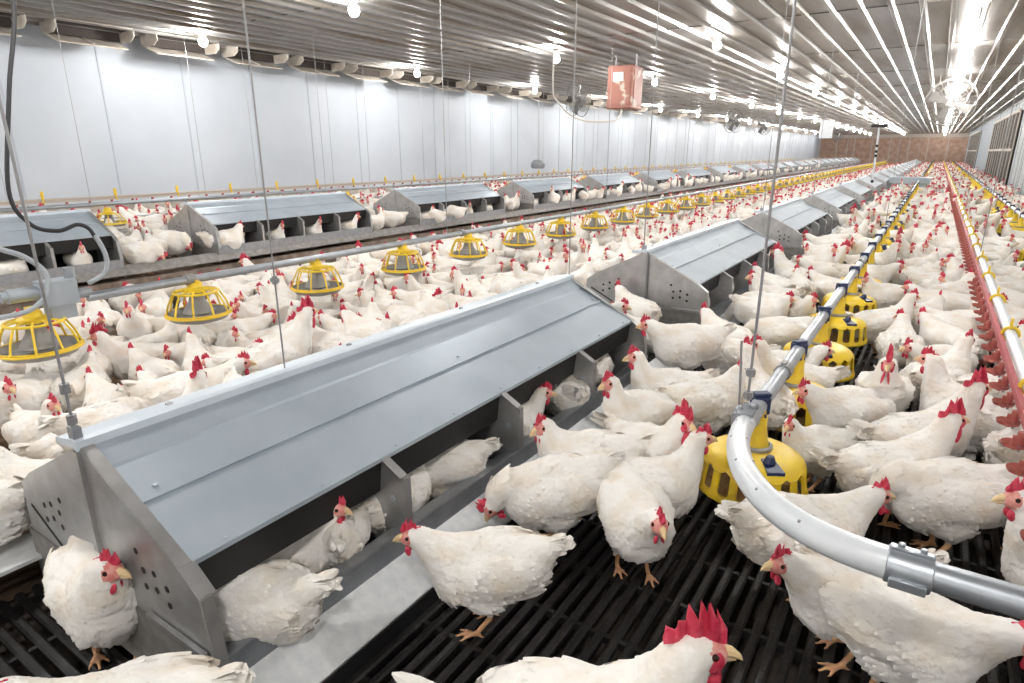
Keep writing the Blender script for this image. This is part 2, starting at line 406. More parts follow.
def simple_pan(dome=True):
    b = MB()
    if dome:
        b.lathe([(.03, .31), (.045, .172), (.10, .160), (.158, .130)], 14); b.lathe([(.176, .04), (.182, .02)], 14)
        for k in range(10):
            a = 2 * PI * k / 10; b.box((.162 * math.cos(a), .162 * math.sin(a), .075), (.01, .026, .10), Euler((0, 0, a)))
        b.cyl((0, 0, .0), (0, 0, .02), .165, n=14, mi=1); b.box((0, 0, .330), (.052, .05, .062), mi=2)
    else:
        b.lathe([(.03, .20), (.05, .15), (.10, .13)], 12); b.lathe([(.165, .045), (.172, .025)], 14); b.cyl((0, 0, 0), (0, 0, .03), .15, n=12, mi=1)
        b.cyl((0, 0, .03), (0, 0, .14), .06, .03, n=10, mi=1)
        for k in range(8):
            a = 2 * PI * k / 8; b.cyl((.10 * math.cos(a), .10 * math.sin(a), .13), (.167 * math.cos(a), .167 * math.sin(a), .035), .006, n=4)
    return b.mesh('feeder_pan', [M['yellow'], M['dish'], M['navy']])
def make_cage_pan():
    """open yellow cage feeder hung from a pipe; origin at the dish bottom"""
    t = empty('feeder_pan')
    b = MB()
    def ring(r, z, rad=.006, n=32): b.tube([(r * math.cos(2 * PI * k / n), r * math.sin(2 * PI * k / n), z) for k in range(n)], rad, 6, closed=True)
    ring(.172, .035, .007); ring(.118, .162, .007); ring(.168, .045, .004)
    for k in range(10):
        a = 2 * PI * k / 10 + .2; c, s_ = math.cos(a), math.sin(a)
        b.tube([(.06 * c, .06 * s_, .172), (.118 * c, .118 * s_, .162), (.150 * c, .150 * s_, .10), (.170 * c, .170 * s_, .035)], .0055, 6)
    b.build('cage', M['yellow'], t)
    b = MB(); b.lathe([(.020, .218), (.034, .214), (.040, .190), (.066, .180), (.066, .164), (.02, .164)], 20); b.box((0, 0, .218), (.05, .04, .03)); b.build('cap', M['yellow'], t)
    b = MB(); b.lathe([(.03, .170), (.045, .11), (.085, .045), (.05, .03)], 20); b.build('cone', M['dish'], t)
    b = MB(); b.lathe([(.160, .046), (.163, .040), (.150, .006), (.09, -.012), (.001, -.014)], 24); b.lathe([(.157, .046), (.140, .015), (.05, .0), (.001, .0)], 24); b.build('dish', M['dish'], t)
    return t
PIPE_Z = .45; PX = -0.385
dome = make_dome_pan(); DT = tree_of(dome); dome_s = simple_pan(True); cage_s = simple_pan(False)
n1 = 0
py = 2.17
pan_ys = []
while py < 70:
    if abs(py - 22.8) > .75: pan_ys.append(py)
    py += 0.75
for k, y in enumerate(pan_ys):
    if k == 0: o = dome
    elif y < 16: o = copy_tree(DT)
    else: o = link('feeder_pan', dome_s)
    o.location = (PX, y, .11); o.scale = (1.07, 1.07, 1.03); o.rotation_euler[2] = -0.9 + .35 * math.sin(k * 2.1)
    if k == 0: tag(o, 'yellow dome feeder pan on the slats beside the curved white tube', 'feeder')
    elif k < 14: tag(o, 'yellow dome feeder pan under the near feed pipe, %s behind the curved tube' % ORD[k], 'feeder')
    else: tag(o, 'distant yellow feeder pan under the near feed pipe', 'feeder', 'distant feeder pans of the near line')
P2X = 1.10
y = 3.4; k = 0
while y < 70:
    o = copy_tree(DT) if y < 16 else link('feeder_pan', dome_s)
    o.location = (P2X, y, .11); o.scale = (1.07, 1.07, 1.03); o.rotation_euler[2] = .3 * k
    if 5 < y < 14: tag(o, 'yellow dome feeder pan at the right edge, %s under the right feed pipe' % ORD[k], 'feeder')
    elif y <= 5: tag(o, 'yellow dome feeder pan beyond the right edge of the picture', 'feeder', 'feeder pans beyond the right edge')
    else: tag(o, 'distant yellow feeder pan of the right feed pipe by the wall', 'feeder', 'distant feeder pans of the right line')
    y += 0.78; k += 1
LX = -4.1; LPZ = .47
cage = make_cage_pan(); CT = tree_of(cage)
y = 1.33; k = 0
while y < 70:
    o = cage if k == 0 else (copy_tree(CT) if y < 14 else link('feeder_pan', cage_s))
    o.location = (LX, y, .19); o.scale = (1.2, 1.2, 1.2); o.rotation_euler[2] = .37 * k
    if k == 0: tag(o, 'hanging yellow cage feeder under the grey drive box at far left', 'feeder')
    elif k < 13: tag(o, 'hanging yellow cage feeder over the flock, %s right of the drive box' % ORD[k - 1], 'feeder')
    else: tag(o, 'distant hanging yellow cage feeder over the litter flock', 'feeder', 'distant cage feeders')
    y += 0.95 if k == 0 else 1.025; k += 1
WX = -7.55
y = 2.2; k = 0
while y < 60:
    o = link('feeder_pan', cage_s); o.location = (WX, y, ZF + .36); o.rotation_euler[2] = .3 * k
    if k < 8: tag(o, 'small yellow feeder behind the far nest row, %s from the left' % ORD[k], 'feeder')
    else: tag(o, 'distant small yellow feeder behind the far nest row', 'feeder', 'distant feeders along the left wall')
    y += 1.15; k += 1

def line(name, x, y0, y1, z, r, m, label, cat, joints=None, step=3.0):
    t = empty(name, (x, y0, z)); tag(t, label, cat)
    b = MB(); b.cyl((0, 0, 0), (0, y1 - y0, 0), r, n=14); b.build('pipe', m, t)
    if joints:
        y = 0.6; n = 0
        while y < y1 - y0 and n < 20:
            b = MB(); b.cyl((0, y, 0), (0, y + .06, 0), r * 1.22, n=14); b.box((0, y + .03, r * 1.25), (.02, .05, .012)); b.build('coupling', joints, t); y += step; n += 1
    return t
fl = line('feed_pipe', PX, 1.95, 71, PIPE_Z, .028, M['pipe'], 'galvanised feed pipe running up the aisle above the yellow dome feeders', 'pipe', M['dish'])
line('feed_pipe', P2X, -2, 71, PIPE_Z, .024, M['pipe'], 'galvanised feed pipe near the right wall above yellow feeders', 'pipe', M['dish'])
line('feed_pipe', LX, 1.62, 71, LPZ, .028, M['pipe'], 'galvanised feed pipe carrying the hanging yellow cage feeders', 'pipe', M['dish'])
line('feed_pipe', WX, 0, 71, ZF + .60, .022, M['pipe'], 'thin feed pipe behind the far nest row', 'pipe')
# curved white tube and the pipe that leaves to the right
t = empty('curved_feed_tube', (0, 0, 0)); tag(t, 'curved white tube bending off the near feed pipe toward the right edge', 'tube')
def bez(ps, n):
    out = []
    for i in range(n + 1):
        u = i / n; q = [Vector(p) for p in ps]
        while len(q) > 1: q = [a.lerp(c, u) for a, c in zip(q, q[1:])]
        out.append(q[0])
    return out
cpts = bez([(-.385, 1.97, .46), (-.372, 1.84, .475), (-.36, 1.60, .52), (-.27, 1.42, .535), (-.19, 1.26, .55), (-.07, 1.235, .55), (.06, 1.236, .55)], 30)
b = MB(); b.tube(cpts, .032, 16); b.build('bend', M['tube'], t)
b = MB()
for k in range(3, 27, 5):
    p = cpts[k]; d = (cpts[k + 1] - cpts[k - 1]).normalized(); sd = d.cross(Vector((0, 0, 1)))
    for s in (1, -1): b.ell(p + sd * s * .020 + Vector((0, 0, .022)), (.005, .005, .005), sub=1)
b.build('bolts', M['wire'], t)
b = MB(); b.cyl((.04, 1.236, .55), (.115, 1.236, .55), .036, n=20); b.box((.078, 1.236, .588), (.072, .016, .008)); b.box((.078, 1.200, .535), (.06, .012, .02)); b.cyl((.06, 1.236, .58), (.06, 1.236, .60), .006, n=8); b.cyl((.095, 1.236, .58), (.095, 1.236, .60), .006, n=8); b.build('clamp', M['pipe'], t, bevel=.002)
b = MB(); b.cyl((.10, 1.236, .55), (1.9, 1.25, .55), .028, n=18); b.build('pipe', M['pipe'], t)
b = MB(); b.cyl((-.385, 2.02, .452), (-.385, 1.93, .466), .034, n=16); b.box((-.385, 1.975, .497), (.05, .10, .014)); b.box((-.42, 1.98, .46), (.02, .05, .05)); b.ell((-.37, 1.99, .51), (.016, .016, .016)); b.ell((-.41, 1.96, .50), (.013, .013, .013)); b.build('joint_clamp', M['galvd'], t, bevel=.002)

# drinker line: red channel with cups, pale pipe, yellow clips
DX, DZ = 0.40, 0.44
t = empty('drinker_line', (DX, -3, DZ)); tag(t, 'long drinker line with red channel, pale pipe and red drip cups', 'drinker line')
L = 74
b = MB(); b.box((-.014, L / 2, .0), (.020, L, .030)); b.build('channel', M['redpipe'], t, smooth=False)
b = MB(); b.cyl((.024, 0, .022), (.024, L, .022), .024, n=16); b.build('pipe', M['tube'], t)
def cup_mesh():
    b = MB(); b.cyl((0, 0, 0), (0, 0, -.035), .010, n=8); b.lathe([(.006, -.035), (.026, -.030), (.030, -.020), (.022, -.026), (.004, -.040)], 12, c=(-.012, 0, -.012)); b.box((-.012, 0, -.030), (.012, .008, .035)); b.cyl((0, 0, -.03), (0, 0, -.055), .004, n=6, mi=1)
    return b.mesh('drip_cup', [M['cup'], M['wire']])
cm = cup_mesh(); y = 4.2; nc = 0
while nc < 100:
    c = link('drip_cup', cm, t); c.location = (-.026, y, -.016); c.scale = (1.25,) * 3; y += .21; nc += 1
b = MB()
while y < L - 1: b.cyl((-.022, y, -.016), (-.030, y, -.06), .012, .026, n=6); y += .25
tag(b.build('drip_cups', M['cup'], t), kind='stuff')
b = MB(); b.tube([Vector((.024 + .032 * math.cos(a), .03 * a / 6, .022 + .032 * math.sin(a))) for a in [k * .5 for k in range(-2, 11)]], .008, 6); b.box((.020, .01, .062), (.010, .03, .07))
ym = b.mesh('clip', M['yellow'])
y = 5.0; n = 0
while y < L - 1 and n < 90: c = link('clip', ym, t); c.location = (0, y, 0); y += .85; n += 1
# wall side drinker line
t = empty('drinker_line', (-9.2, 0, ZF + .55)); tag(t, 'drinker line with red cups and yellow clips along the white wall', 'drinker line')
b = MB(); b.cyl((0, 0, .02), (0, 70, .02), .016, n=8); b.box((0, 35, -.005), (.025, 70, .025), mi=1); b.build('pipe', [M['post'], M['post']], t)
y = 2.0
for n in range(95):
    c = link('drip_cup', cm, t); c.location = (0, y, -.016); c.scale = (1.7, 1.7, 1.6); y += .27
y = 2.5
for n in range(60):
    c = link('clip', ym, t); c.location = (-.01, y, .0); c.scale = (1.1, 1.1, 1.3); y += .85
line('guard_rail', -8.75, 0, 70, ZF + .33, .012, M['pipe'], 'thin pale rail under the wall drinker line', 'rail')

# drive box at the left end of the cage feeder line, with its cables
t = empty('drive_box', (LX, 1.50, 0)); tag(t, 'grey drive box at the left end of the hanging feed pipe', 'drive box')
b = MB(); b.poly([(-.05, -.10, .50), (.05, -.10, .50), (.05, .07, .50), (-.05, .07, .50)], .001, (0, 0, 1)); b.box((0, -.03, .53), (.13, .17, .14)); b.box((0, -.03, .43), (.10, .13, .10)); hs = b.build('housing', M['box'], t, smooth=False, bevel=.006)
b = MB(); b.cyl((0, .05, .60), (0, .05, .66), .028, n=14); b.cyl((0, .05, .50), (0, .14, .50), .030, n=14); b.build('joint', M['pipe'], t)
b = MB(); b.cyl((-.02, -.10, .54), (-.02, -.26, .54), .04, n=18); b.cyl((-.02, -.26, .54), (-.02, -.29, .54), .03, n=18); b.build('motor', M['box'], hs)
def cable(name, pts, r, m, label, cat, n=8, smooth_n=40):
    P = [Vector(p) for p in pts]; out = []
    if smooth_n:
        for i in range(len(P) - 1):
            p0, p1, p2, p3 = P[max(i - 1, 0)], P[i], P[i + 1], P[min(i + 2, len(P) - 1)]
            for k in range(8):
                u = k / 8; out.append(.5 * ((2 * p1) + (p2 - p0) * u + (2 * p0 - 5 * p1 + 4 * p2 - p3) * u * u + (3 * p1 - p0 - 3 * p2 + p3) * u ** 3))
        out.append(P[-1])
    else: out = P
    b = MB(); b.tube(out, r, n); o = b.build(name, m)
    return tag(o, label, cat)
cable('power_cable', [(-4.0, 1.50, 2.88), (-4.0, 1.53, 2.1), (-4.0, 1.42, 1.6), (-4.0, 1.32, 1.11), (-4.0, 1.38, .93), (-4.0, 1.50, .88), (-4.0, 1.60, .905), (-4.0, 1.655, .88), (-4.0, 1.68, .83)], .011, M['cable'], 'black power cable hanging in a loop at the far left', 'cable')
cable('conduit', [(-4.0, 1.68, .84), (-4.0, 1.71, .76), (-4.0, 1.72, .68), (-4.0, 1.69, .61), (-4.05, 1.62, .56)], .014, M['conduit'], 'grey flexible conduit curving down to the hanging feed pipe', 'conduit')
cable('conduit', [(-4.0, 1.05, .95), (-4.0, 1.20, .83), (-4.0, 1.32, .76), (-4.0, 1.40, .66), (-4.0, 1.38, .54), (-4.0, 1.28, .47), (-4.0, 1.12, .46)], .014, M['conduit'], 'grey conduit looping past the first cage feeder at the left edge', 'conduit')

# ------------------------------------------------------------------ suspension cables and rods
def vwire(x, y, z0, z1, r, label, knot=None, top=(0, 0)):
    t = empty('suspension_cable', (x, y, z0)); tag(t, label, 'cable')
    b = MB(); b.cyl((0, 0, 0), (top[0], top[1], z1 - z0), r, n=8); b.build('wire', M['wire'], t)
    if knot:
        for z in knot: b = MB(); b.cyl((0, 0, z - z0 - .012), (0, 0, z - z0 + .012), r * 3.2, n=8); b.box((0, 0, z - z0), (.03, .012, .012)); b.build('clamp', M['wire'], t)
    return t
vwire(NX - .02, .565, .65, ZC, .0036, 'steel rod holding the near left end of the foreground nest', (.76, .68))
vwire(NX - .02, 1.17, .62, ZC, .0026, 'thin cable dropping to the ridge of the foreground nest beside the first feeder', (.92,))
vwire(NX - .02, .56 + NEST_L, .62, ZC, .003, 'thin cable holding the far end of the foreground nest')
vwire(NX - .02, NEST_Y[1], .64, ZC, .004, 'thin cable above the near end of the second nest')
vwire(NX + .02, NEST_Y[1] - .02, .10, .62, .007, 'dark rod standing against the end panel of the second nest')
vwire(PX - .02, 2.05, .50, ZC, .0045, 'steel cable holding the near feed pipe by its joint clamp', (.52, .60))
cable('hanging_hook', [(PX - .045, 2.05, .48), (PX - .055, 2.06, .60), (PX - .06, 2.06, .66), (PX - .062, 2.06, .70)], .004, M['wire'], 'bent wire hook beside the feed pipe joint clamp', 'hook')
for k, (x, y, z) in enumerate(((LX, 5.0, LPZ), (LX, 8.8, LPZ), (LX, 12.4, LPZ))):
    vwire(x, y, z, ZC, .0035, 'thin cable holding the cage feeder pipe, %s of three' % ORD[k])
for k, y in enumerate((NEST_Y[2], NEST_Y[3], NEST_Y[4])): vwire(NX, y, .62, ZC, .004, 'thin cable above the near end of the %s nest' % ORD[k + 2])
for k, y in enumerate((6.2, 10.3, 14.4)): vwire(DX, y, DZ, ZC, .003, 'thin cable holding the red drinker line, %s from the camera' % ORD[k])
for k, y in enumerate((8.3, 16.5)): vwire(PX, y, PIPE_Z, ZC, .003, 'thin cable holding the near feed pipe further down, %s one' % ORD[k])
for k, y in enumerate((13.0, 20.0)): vwire(P2X, y, PIPE_Z, ZC, .003, 'thin cable holding the right feed pipe, %s one' % ORD[k])
y = 3.0; k = 0
while y < 24:
    c = vwire(-9.2, y, ZF + .57, ZC, .003, 'thin cable in front of the white wall, %s from the left' % ORD[k]); y += 1.6 if k % 2 else .9; k += 1
for k, y in enumerate((3.2, 6.4, 10.0)): vwire(WX, y, ZF + .60, ZC, .003, 'thin cable holding the feed pipe behind the far nests, %s one' % ORD[k])

# ------------------------------------------------------------------ ceiling fittings
def make_lamp():
    t = empty('ceiling_lamp')
    b = MB(); b.cyl((0, 0, .0), (0, 0, -.03), .05, n=16); b.cyl((0, 0, -.03), (0, 0, -.075), .022, n=12); so = b.build('socket', M['tube'], t)
    b = MB(); b.ell((0, 0, -.115), (.058, .058, .066), sub=3); b.build('bulb', M['bulb'], so)
    ld = bpy.data.lights.new('lamp_light', 'POINT'); ld.energy = LAMP_W; ld.color = LAMP_COL; ld.shadow_soft_size = .08
    lo = bpy.data.objects.new('lamp_light', ld); COL.objects.link(lo); lo.parent = t; lo.location = (0, 0, -.115)
    return t
lamp = make_lamp(); LT = tree_of(lamp); first = True
ROWS = ((-8.75, 'wall row'), (-5.5, 'far nest row'), (-2.9, 'litter row'), (0.12, 'aisle row'))
for rx, rn in ROWS:
    yy = {-8.75: 5.5, -5.5: 5.25, -2.9: 5.3, 0.12: 3.9}[rx] - 4.4 * 2
    n = 0
    while yy < 70:
        if rx == 0.12 and 2 < yy < 5: pass
        o = lamp if first else copy_tree(LT); first = False
        o.location = (rx, yy, ZC - .035)
        vis = yy > 4.9
        if not vis: tag(o, 'bare ceiling lamp above or behind the viewer', 'lamp', 'lamps outside the picture')
        elif n < 7: tag(o, 'bright ceiling lamp in the %s, %s from the viewer' % (rn, ORD[n]), 'lamp')
        else: tag(o, 'distant bright ceiling lamp in the %s' % rn, 'lamp', 'distant lamps of the %s' % rn)
        if vis: n += 1
        yy += 4.4
# ceiling inlets along the left wall
def make_inlet():
    t = empty('air_inlet')
    b = MB()
    b.poly([(.0, -.55, .0), (.34, -.55, .0), (.34, -.55, -.10), (.26, -.55, -.16), (.06, -.55, -.16), (0, -.55, -.1)], .02, (0, 1, 0)); b.poly([(.0, .55, .0), (.34, .55, .0), (.34, .55, -.10), (.26, .55, -.16), (.06, .55, -.16), (0, .55, -.1)], .02, (0, 1, 0))
    b.box((.0, 0, -.06), (.02, 1.1, .12)); b.box((.34, 0, -.008), (.02, 1.1, .014)); b.build('frame', M['inlet'], t, smooth=False, bevel=.005)
    b = MB(); b.box((.17, 0, -.012), (.33, 1.08, .02)); b.box((.05, 0, -.08), (.02, 1.06, .12)); b.build('opening', M['inletd'], t, smooth=False)
    b = MB(); b.box((.10, 0, -.19), (.34, 1.0, .018), Euler((0, .42, 0))); b.box((.10, 0, -.18), (.30, .03, .03), Euler((0, .42, 0))); b.build('flap', M['inlet'], t, smooth=False)
    return t
inl = make_inlet(); IT = tree_of(inl)
iy = [3.2, 4.45, 5.7, 6.95, 8.2, 9.45, 10.7, 11.95, 13.2]
while iy[-1] < 60: iy.append(iy[-1] + 1.5 + (iy[-1] > 20) * .8)
for k, y in enumerate(iy):
    o = inl if k == 0 else copy_tree(IT); o.location = (-9.85, y, ZC - .005); o.scale = (1.3, .85, 1)
    if k < 9: tag(o, 'cream ceiling air inlet with hanging flap, %s from the left' % ORD[k], 'air inlet')
    else: tag(o, 'distant ceiling air inlet along the left wall', 'air inlet', 'distant ceiling inlets')
# circulation fans
def make_fan():
    t = empty('circulation_fan')
    b = MB(); n = 36
    for r, y in ((.36, -.12), (.36, .12), (.25, -.15), (.14, -.16), (.25, .15), (.14, .16)):
        b.tube([(r * math.cos(2 * PI * k / n), y, r * math.sin(2 * PI * k / n)) for k in range(n)], .008 if r > .3 else .004, 5, closed=True)
    for k in range(24):
        a = 2 * PI * k / 24; c, s_ = math.cos(a), math.sin(a)
        for q in (1, -1): b.tube([(.05 * c, q * .16, .05 * s_), (.25 * c, q * .15, .25 * s_), (.36 * c, q * .12, .36 * s_)], .003, 4)
    b.build('cage', M['fan'], t)
    b = MB(); b.cyl((0, .02, 0), (0, .16, 0), .075, n=18); mo = b.build('motor', M['dish'], t)
    for k in range(4):
        b = MB(); a = PI / 2 * k + .4; c, s_ = math.cos(a), math.sin(a)
        pr = [Vector((.05, -.01, -.03)), Vector((.31, -.03, -.09)), Vector((.32, .02, .09)), Vector((.05, .02, .03))]
        R = Matrix.Rotation(a, 3, 'Y'); b.poly([R @ p for p in pr], .006, (0, 1, 0)); b.build('blade', M['fan'], mo, smooth=False)
    b = MB(); b.box((-.2, 0, .45), (.015, .015, .30)); b.box((.2, 0, .45), (.015, .015, .30)); b.build('bracket', M['fan'], t)
    return t
fan = make_fan(); FT = tree_of(fan)
for k, (x, y, z, s, lb) in enumerate(((.02, 17.6, 2.33, 1.35, 'round caged fan hung from the ceiling at the top right'), (-7.0, 13.3, 2.42, 1.0, 'round caged fan beside the pink heater near the white wall'), (-7.0, 26.5, 2.42, 1.1, 'small round fan near the white wall, nearer of the distant pair'), (-7.0, 31.5, 2.42, 1.1, 'small round fan near the white wall, further of the distant pair'), (-7.0, 58, 2.40, 1.1, 'tiny round fan far down by the brown end wall'))):
    o = fan if k == 0 else copy_tree(FT); o.location = (x, y, z); o.scale = (s,) * 3; o.rotation_euler[2] = 0 if k == 0 else -.6; tag(o, lb, 'fan')
# heater
t = empty('space_heater', (-4.72, 10.7, 2.0)); t.rotation_euler[2] = .12; tag(t, 'rusty pink box heater hung from the ceiling', 'heater')
b = MB(); b.box((0, 0, .34), (.44, .62, .68)); b.build('casing', M['heater'], t, smooth=False, bevel=.015)
b = MB(); b.box((.226, -.02, .34), (.012, .46, .56)); b.box((.226, -.02, .66), (.016, .5, .03)); b.build('front_panel', M['heater'], t, smooth=False)
b = MB(); b.box((0, -.316, .34), (.36, .012, .56)); b.box((-.03, -.326, .50), (.18, .008, .14), mi=1); b.build('side_door', [M['heater'], M['galvp']], t, smooth=False)
for sx in (-.18, .18):
    b = MB(); b.cyl((sx, 0, .68), (sx, 0, .9), .01, n=6); b.build('hanger', M['wire'], t)
cable('gas_hose', [(-5.35, 9.3, 2.88), (-5.35, 9.3, 2.3), (-5.32, 9.35, 2.1), (-5.15, 9.6, 1.86), (-4.95, 9.9, 1.78), (-4.7, 10.25, 1.80), (-4.65, 10.4, 1.9), (-4.66, 10.45, 2.02)], .014, M['cord'], 'pale hose hanging in a loop below the pink heater', 'hose')
# end-wall blind / sensor things
t = empty('sensor_pole', (-1.27, 18.0, .55)); tag(t, 'black and white marked pole hanging over the nest row', 'pole')
b = MB(); b.cyl((0, 0, 0), (-.04, 0, 1.3), .022, n=10); b.build('rod', M['tube'], t)
for z in (.02, .62, .72, .85):
    b = MB(); b.cyl((-.0012 * z * 25, 0, z), (-.0012 * z * 25, 0, z + .06), .032, n=10); b.build('band', M['black'], t)
b = MB(); b.box((-.04, 0, 1.34), (.34, .2, .07)); b.cyl((-.04, 0, 1.3), (-.04, 0, 1.36), .05); b.build('head', M['black'], t, bevel=.01)
vwire(-1.31, 18.0, 1.93, ZC, .006, 'thin cable holding the black and white marked pole')
t = empty('info_card', (-4.1, 30, 1.83)); tag(t, 'pale blank board hanging below the ceiling before the brown end wall', 'board')
b = MB(); b.box((0, 0, .36), (.50, .02, .72)); b.build('board', M['tube'], t, smooth=False)
b = MB(); b.cyl((-.2, 0, .72), (-.2, 0, 1.07), .006, n=5); b.cyl((.2, 0, .72), (.2, 0, 1.07), .006, n=5); b.build('hanger', M['wire'], t)
t = empty('feed_hopper', (-.62, 22.8, 0)); tag(t, 'grey feed hopper on the near feed pipe far down the aisle', 'hopper')
b = MB(); b.box((0, 0, .46), (1.05, .7, .14)); b.poly([(-.5, 0, .40), (.5, 0, .40), (.15, 0, .18), (-.15, 0, .18)], .6, (0, 1, 0)); b.build('bin', M['box'], t, smooth=False, bevel=.01)
b = MB(); b.box((0, 0, .545), (1.1, .74, .03)); b.build('lid', M['galv'], t, smooth=False)
for sx in (-.45, .45): b = MB(); b.box((sx, 0, .2), (.03, .5, .4)); b.build('leg', M['galvd'], t, smooth=False)
t = empty('lamp_pot', (-9.5, 15.74, .84)); tag(t, 'small dark metal pot hanging on a cord by the white wall', 'pot')
b = MB(); b.lathe([(.001, 0), (.17, 0), (.20, .05), (.20, .14), (.13, .22), (.001, .24)], 20); b.build('body', M['galvd'], t)
b = MB(); b.cyl((0, 0, .23), (0, 0, 2.05), .008, n=5); b.build('cord', M['wire'], t)

# ------------------------------------------------------------------ hens: one continuous body per pose
def body_spec(pose):
    """ellipsoids (c, radii, pitch), capsule chains [(x,y,z,r)...], head frame (pos, yaw, pitch), legs flag"""
    E = []; C = []
    sit = pose in ('sit', 'tuck'); dz = -.105 if sit else 0
    z0 = .218 + dz
    tilt = {'up': .10, 'rooster': .16, 'peck': -.12, 'preen': -.06}.get(pose, 0)
    def P(x, y, z):  # tilt the trunk about its centre
        return (x * math.cos(tilt) - (z - z0) * math.sin(tilt), y, z0 + x * math.sin(tilt) + (z - z0) * math.cos(tilt))
    E += [(P(-.01, 0, z0), (.155, .106, .106), -tilt), (P(.065, 0, z0 - .004), (.100, .098, .108), -tilt), (P(-.095, 0, z0 + .002), (.105, .094, .092), -tilt)]
    for s in (1, -1):
        E += [(P(-.03, s * .080, z0 + .018), (.130, .034, .064), -tilt + .10), (P(.0, s * .048, z0 - .062), (.070, .044, .060), -tilt)]
    E += [(P(-.05, 0, z0 - .055), (.10, .065, .05), -tilt)]
    C.append([(*P(-.13, 0, z0 + .035), .060), (*P(-.17, 0, z0 + .052), .045), (*P(-.205, 0, z0 + .066), .028), (*P(-.235, 0, z0 + .078), .014)])
    neck = {
        'fwd': [(.10, .245, .080), (.140, .278, .057), (.172, .306, .043), (.200, .328, .034)],
        'up': [(.09, .255, .082), (.122, .300, .058), (.138, .345, .042), (.148, .380, .035), (.156, .400, .032)],
        'side': [(.09, .252, .082), (.122, .290, .058), (.140, .326, .044), (.150, .352, .035)],
        'rooster': [(.09, .265, .090), (.130, .315, .064), (.156, .360, .049), (.172, .400, .040), (.182, .418, .036)],
        'peck': [(.10, .205, .072), (.160, .185, .050), (.200, .140, .037), (.218, .100, .030)],
        'preen': [(.09, .240, .074), (.150, .265, .050), (.185, .245, .040), (.195, .205, .031)],
        'sit': [(.09, .150, .070), (.130, .190, .050), (.150, .230, .037), (.165, .262, .030)],
        'tuck': [(.08, .150, .072), (.110, .180, .054), (.105, .205, .040), (.100, .215, .034)],
    }[pose]
    yaw = {'side': .75, 'tuck': .6, 'sit': -.35}.get(pose, 0.0); pit = {'peck': -1.15, 'preen': -1.1, 'rooster': -.05}.get(pose, -.12)
    nk = [(x, 0, z, r) for x, z, r in neck]
    C.append([(*P(.04, 0, z0 + .03), .080)] + nk)
    hx, hz = neck[-1][0], neck[-1][1]
    hd = Vector((math.cos(pit) * math.cos(yaw), math.cos(pit) * math.sin(yaw), math.sin(pit)))
    hp = Vector((hx, 0, hz)) + hd * .012 + Vector((0, 0, .004))
    return E, C, hp, hd, not sit, P, z0

def raw_body(pose, voxel, legs=True):
    E, C, hp, hd, st, P, z0 = body_spec(pose)
    b = bmesh.new()
    def ell(c, r, pitch=0, sub=3, q=None):
        R = q if q is not None else Euler((0, pitch, 0)).to_matrix().to_4x4()
        bmesh.ops.create_icosphere(b, subdivisions=sub, radius=1, matrix=Matrix.Translation(c) @ R @ Matrix.Diagonal((*r, 1)))
    def chain(ch, step=.3, sub=2):
        for a, c in zip(ch, ch[1:]):
            a_ = Vector(a[:3]); c_ = Vector(c[:3]); n = max(1, int((c_ - a_).length / (min(a[3], c[3]) * step)))
            for k in range(n + 1):
                u = k / n; r = a[3] * (1 - u) + c[3] * u; ell(a_.lerp(c_, u), (r,) * 3, sub=sub)
    for c, r, p in E: ell(c, r, p)
    for ch in C: chain(ch)
    hq = hd.to_track_quat('X', 'Z').to_matrix().to_4x4()
    ell(hp, (.039, .028, .030), q=hq); ell(hp + hd * .021 - Vector((0, 0, .003)), (.023, .019, .021), q=hq)
    if st and legs:
        for s in (1, -1):
            fx = .035 if s > 0 else -.015
            chain([(.0, s * .045, .13, .026), (-.012, s * .045, .095, .013), (-.015, s * .046, .070, .0095), (fx - .01, s * .046, .018, .0085), (fx, s * .046, .011, .009)], .5)
            for a, L in ((-.5, .050), (0, .060), (.5, .050), (2.8, .028)):
                d = Vector((math.cos(a), math.sin(a) * 1.0, 0)); p0 = Vector((fx, s * .046, .010))
                p1 = p0 + d * L * .55 + Vector((0, 0, .001)); p2 = p0 + d * L
                chain([(*p0, .0075), (*p1, .0068), (p2.x, p2.y, .005, .0048)], .5, 1)
    me = bpy.data.meshes.new('tmp'); b.to_mesh(me); b.free()
    o = bpy.data.objects.new('tmp', me); COL.objects.link(o)
    md = o.modifiers.new('r', 'REMESH'); md.mode = 'VOXEL'; md.voxel_size = voxel
    dg = bpy.context.evaluated_depsgraph_get(); out = bpy.data.meshes.new_from_object(o.evaluated_get(dg))
    bpy.data.objects.remove(o); bpy.data.meshes.remove(me)
    return out, C, hp, hd

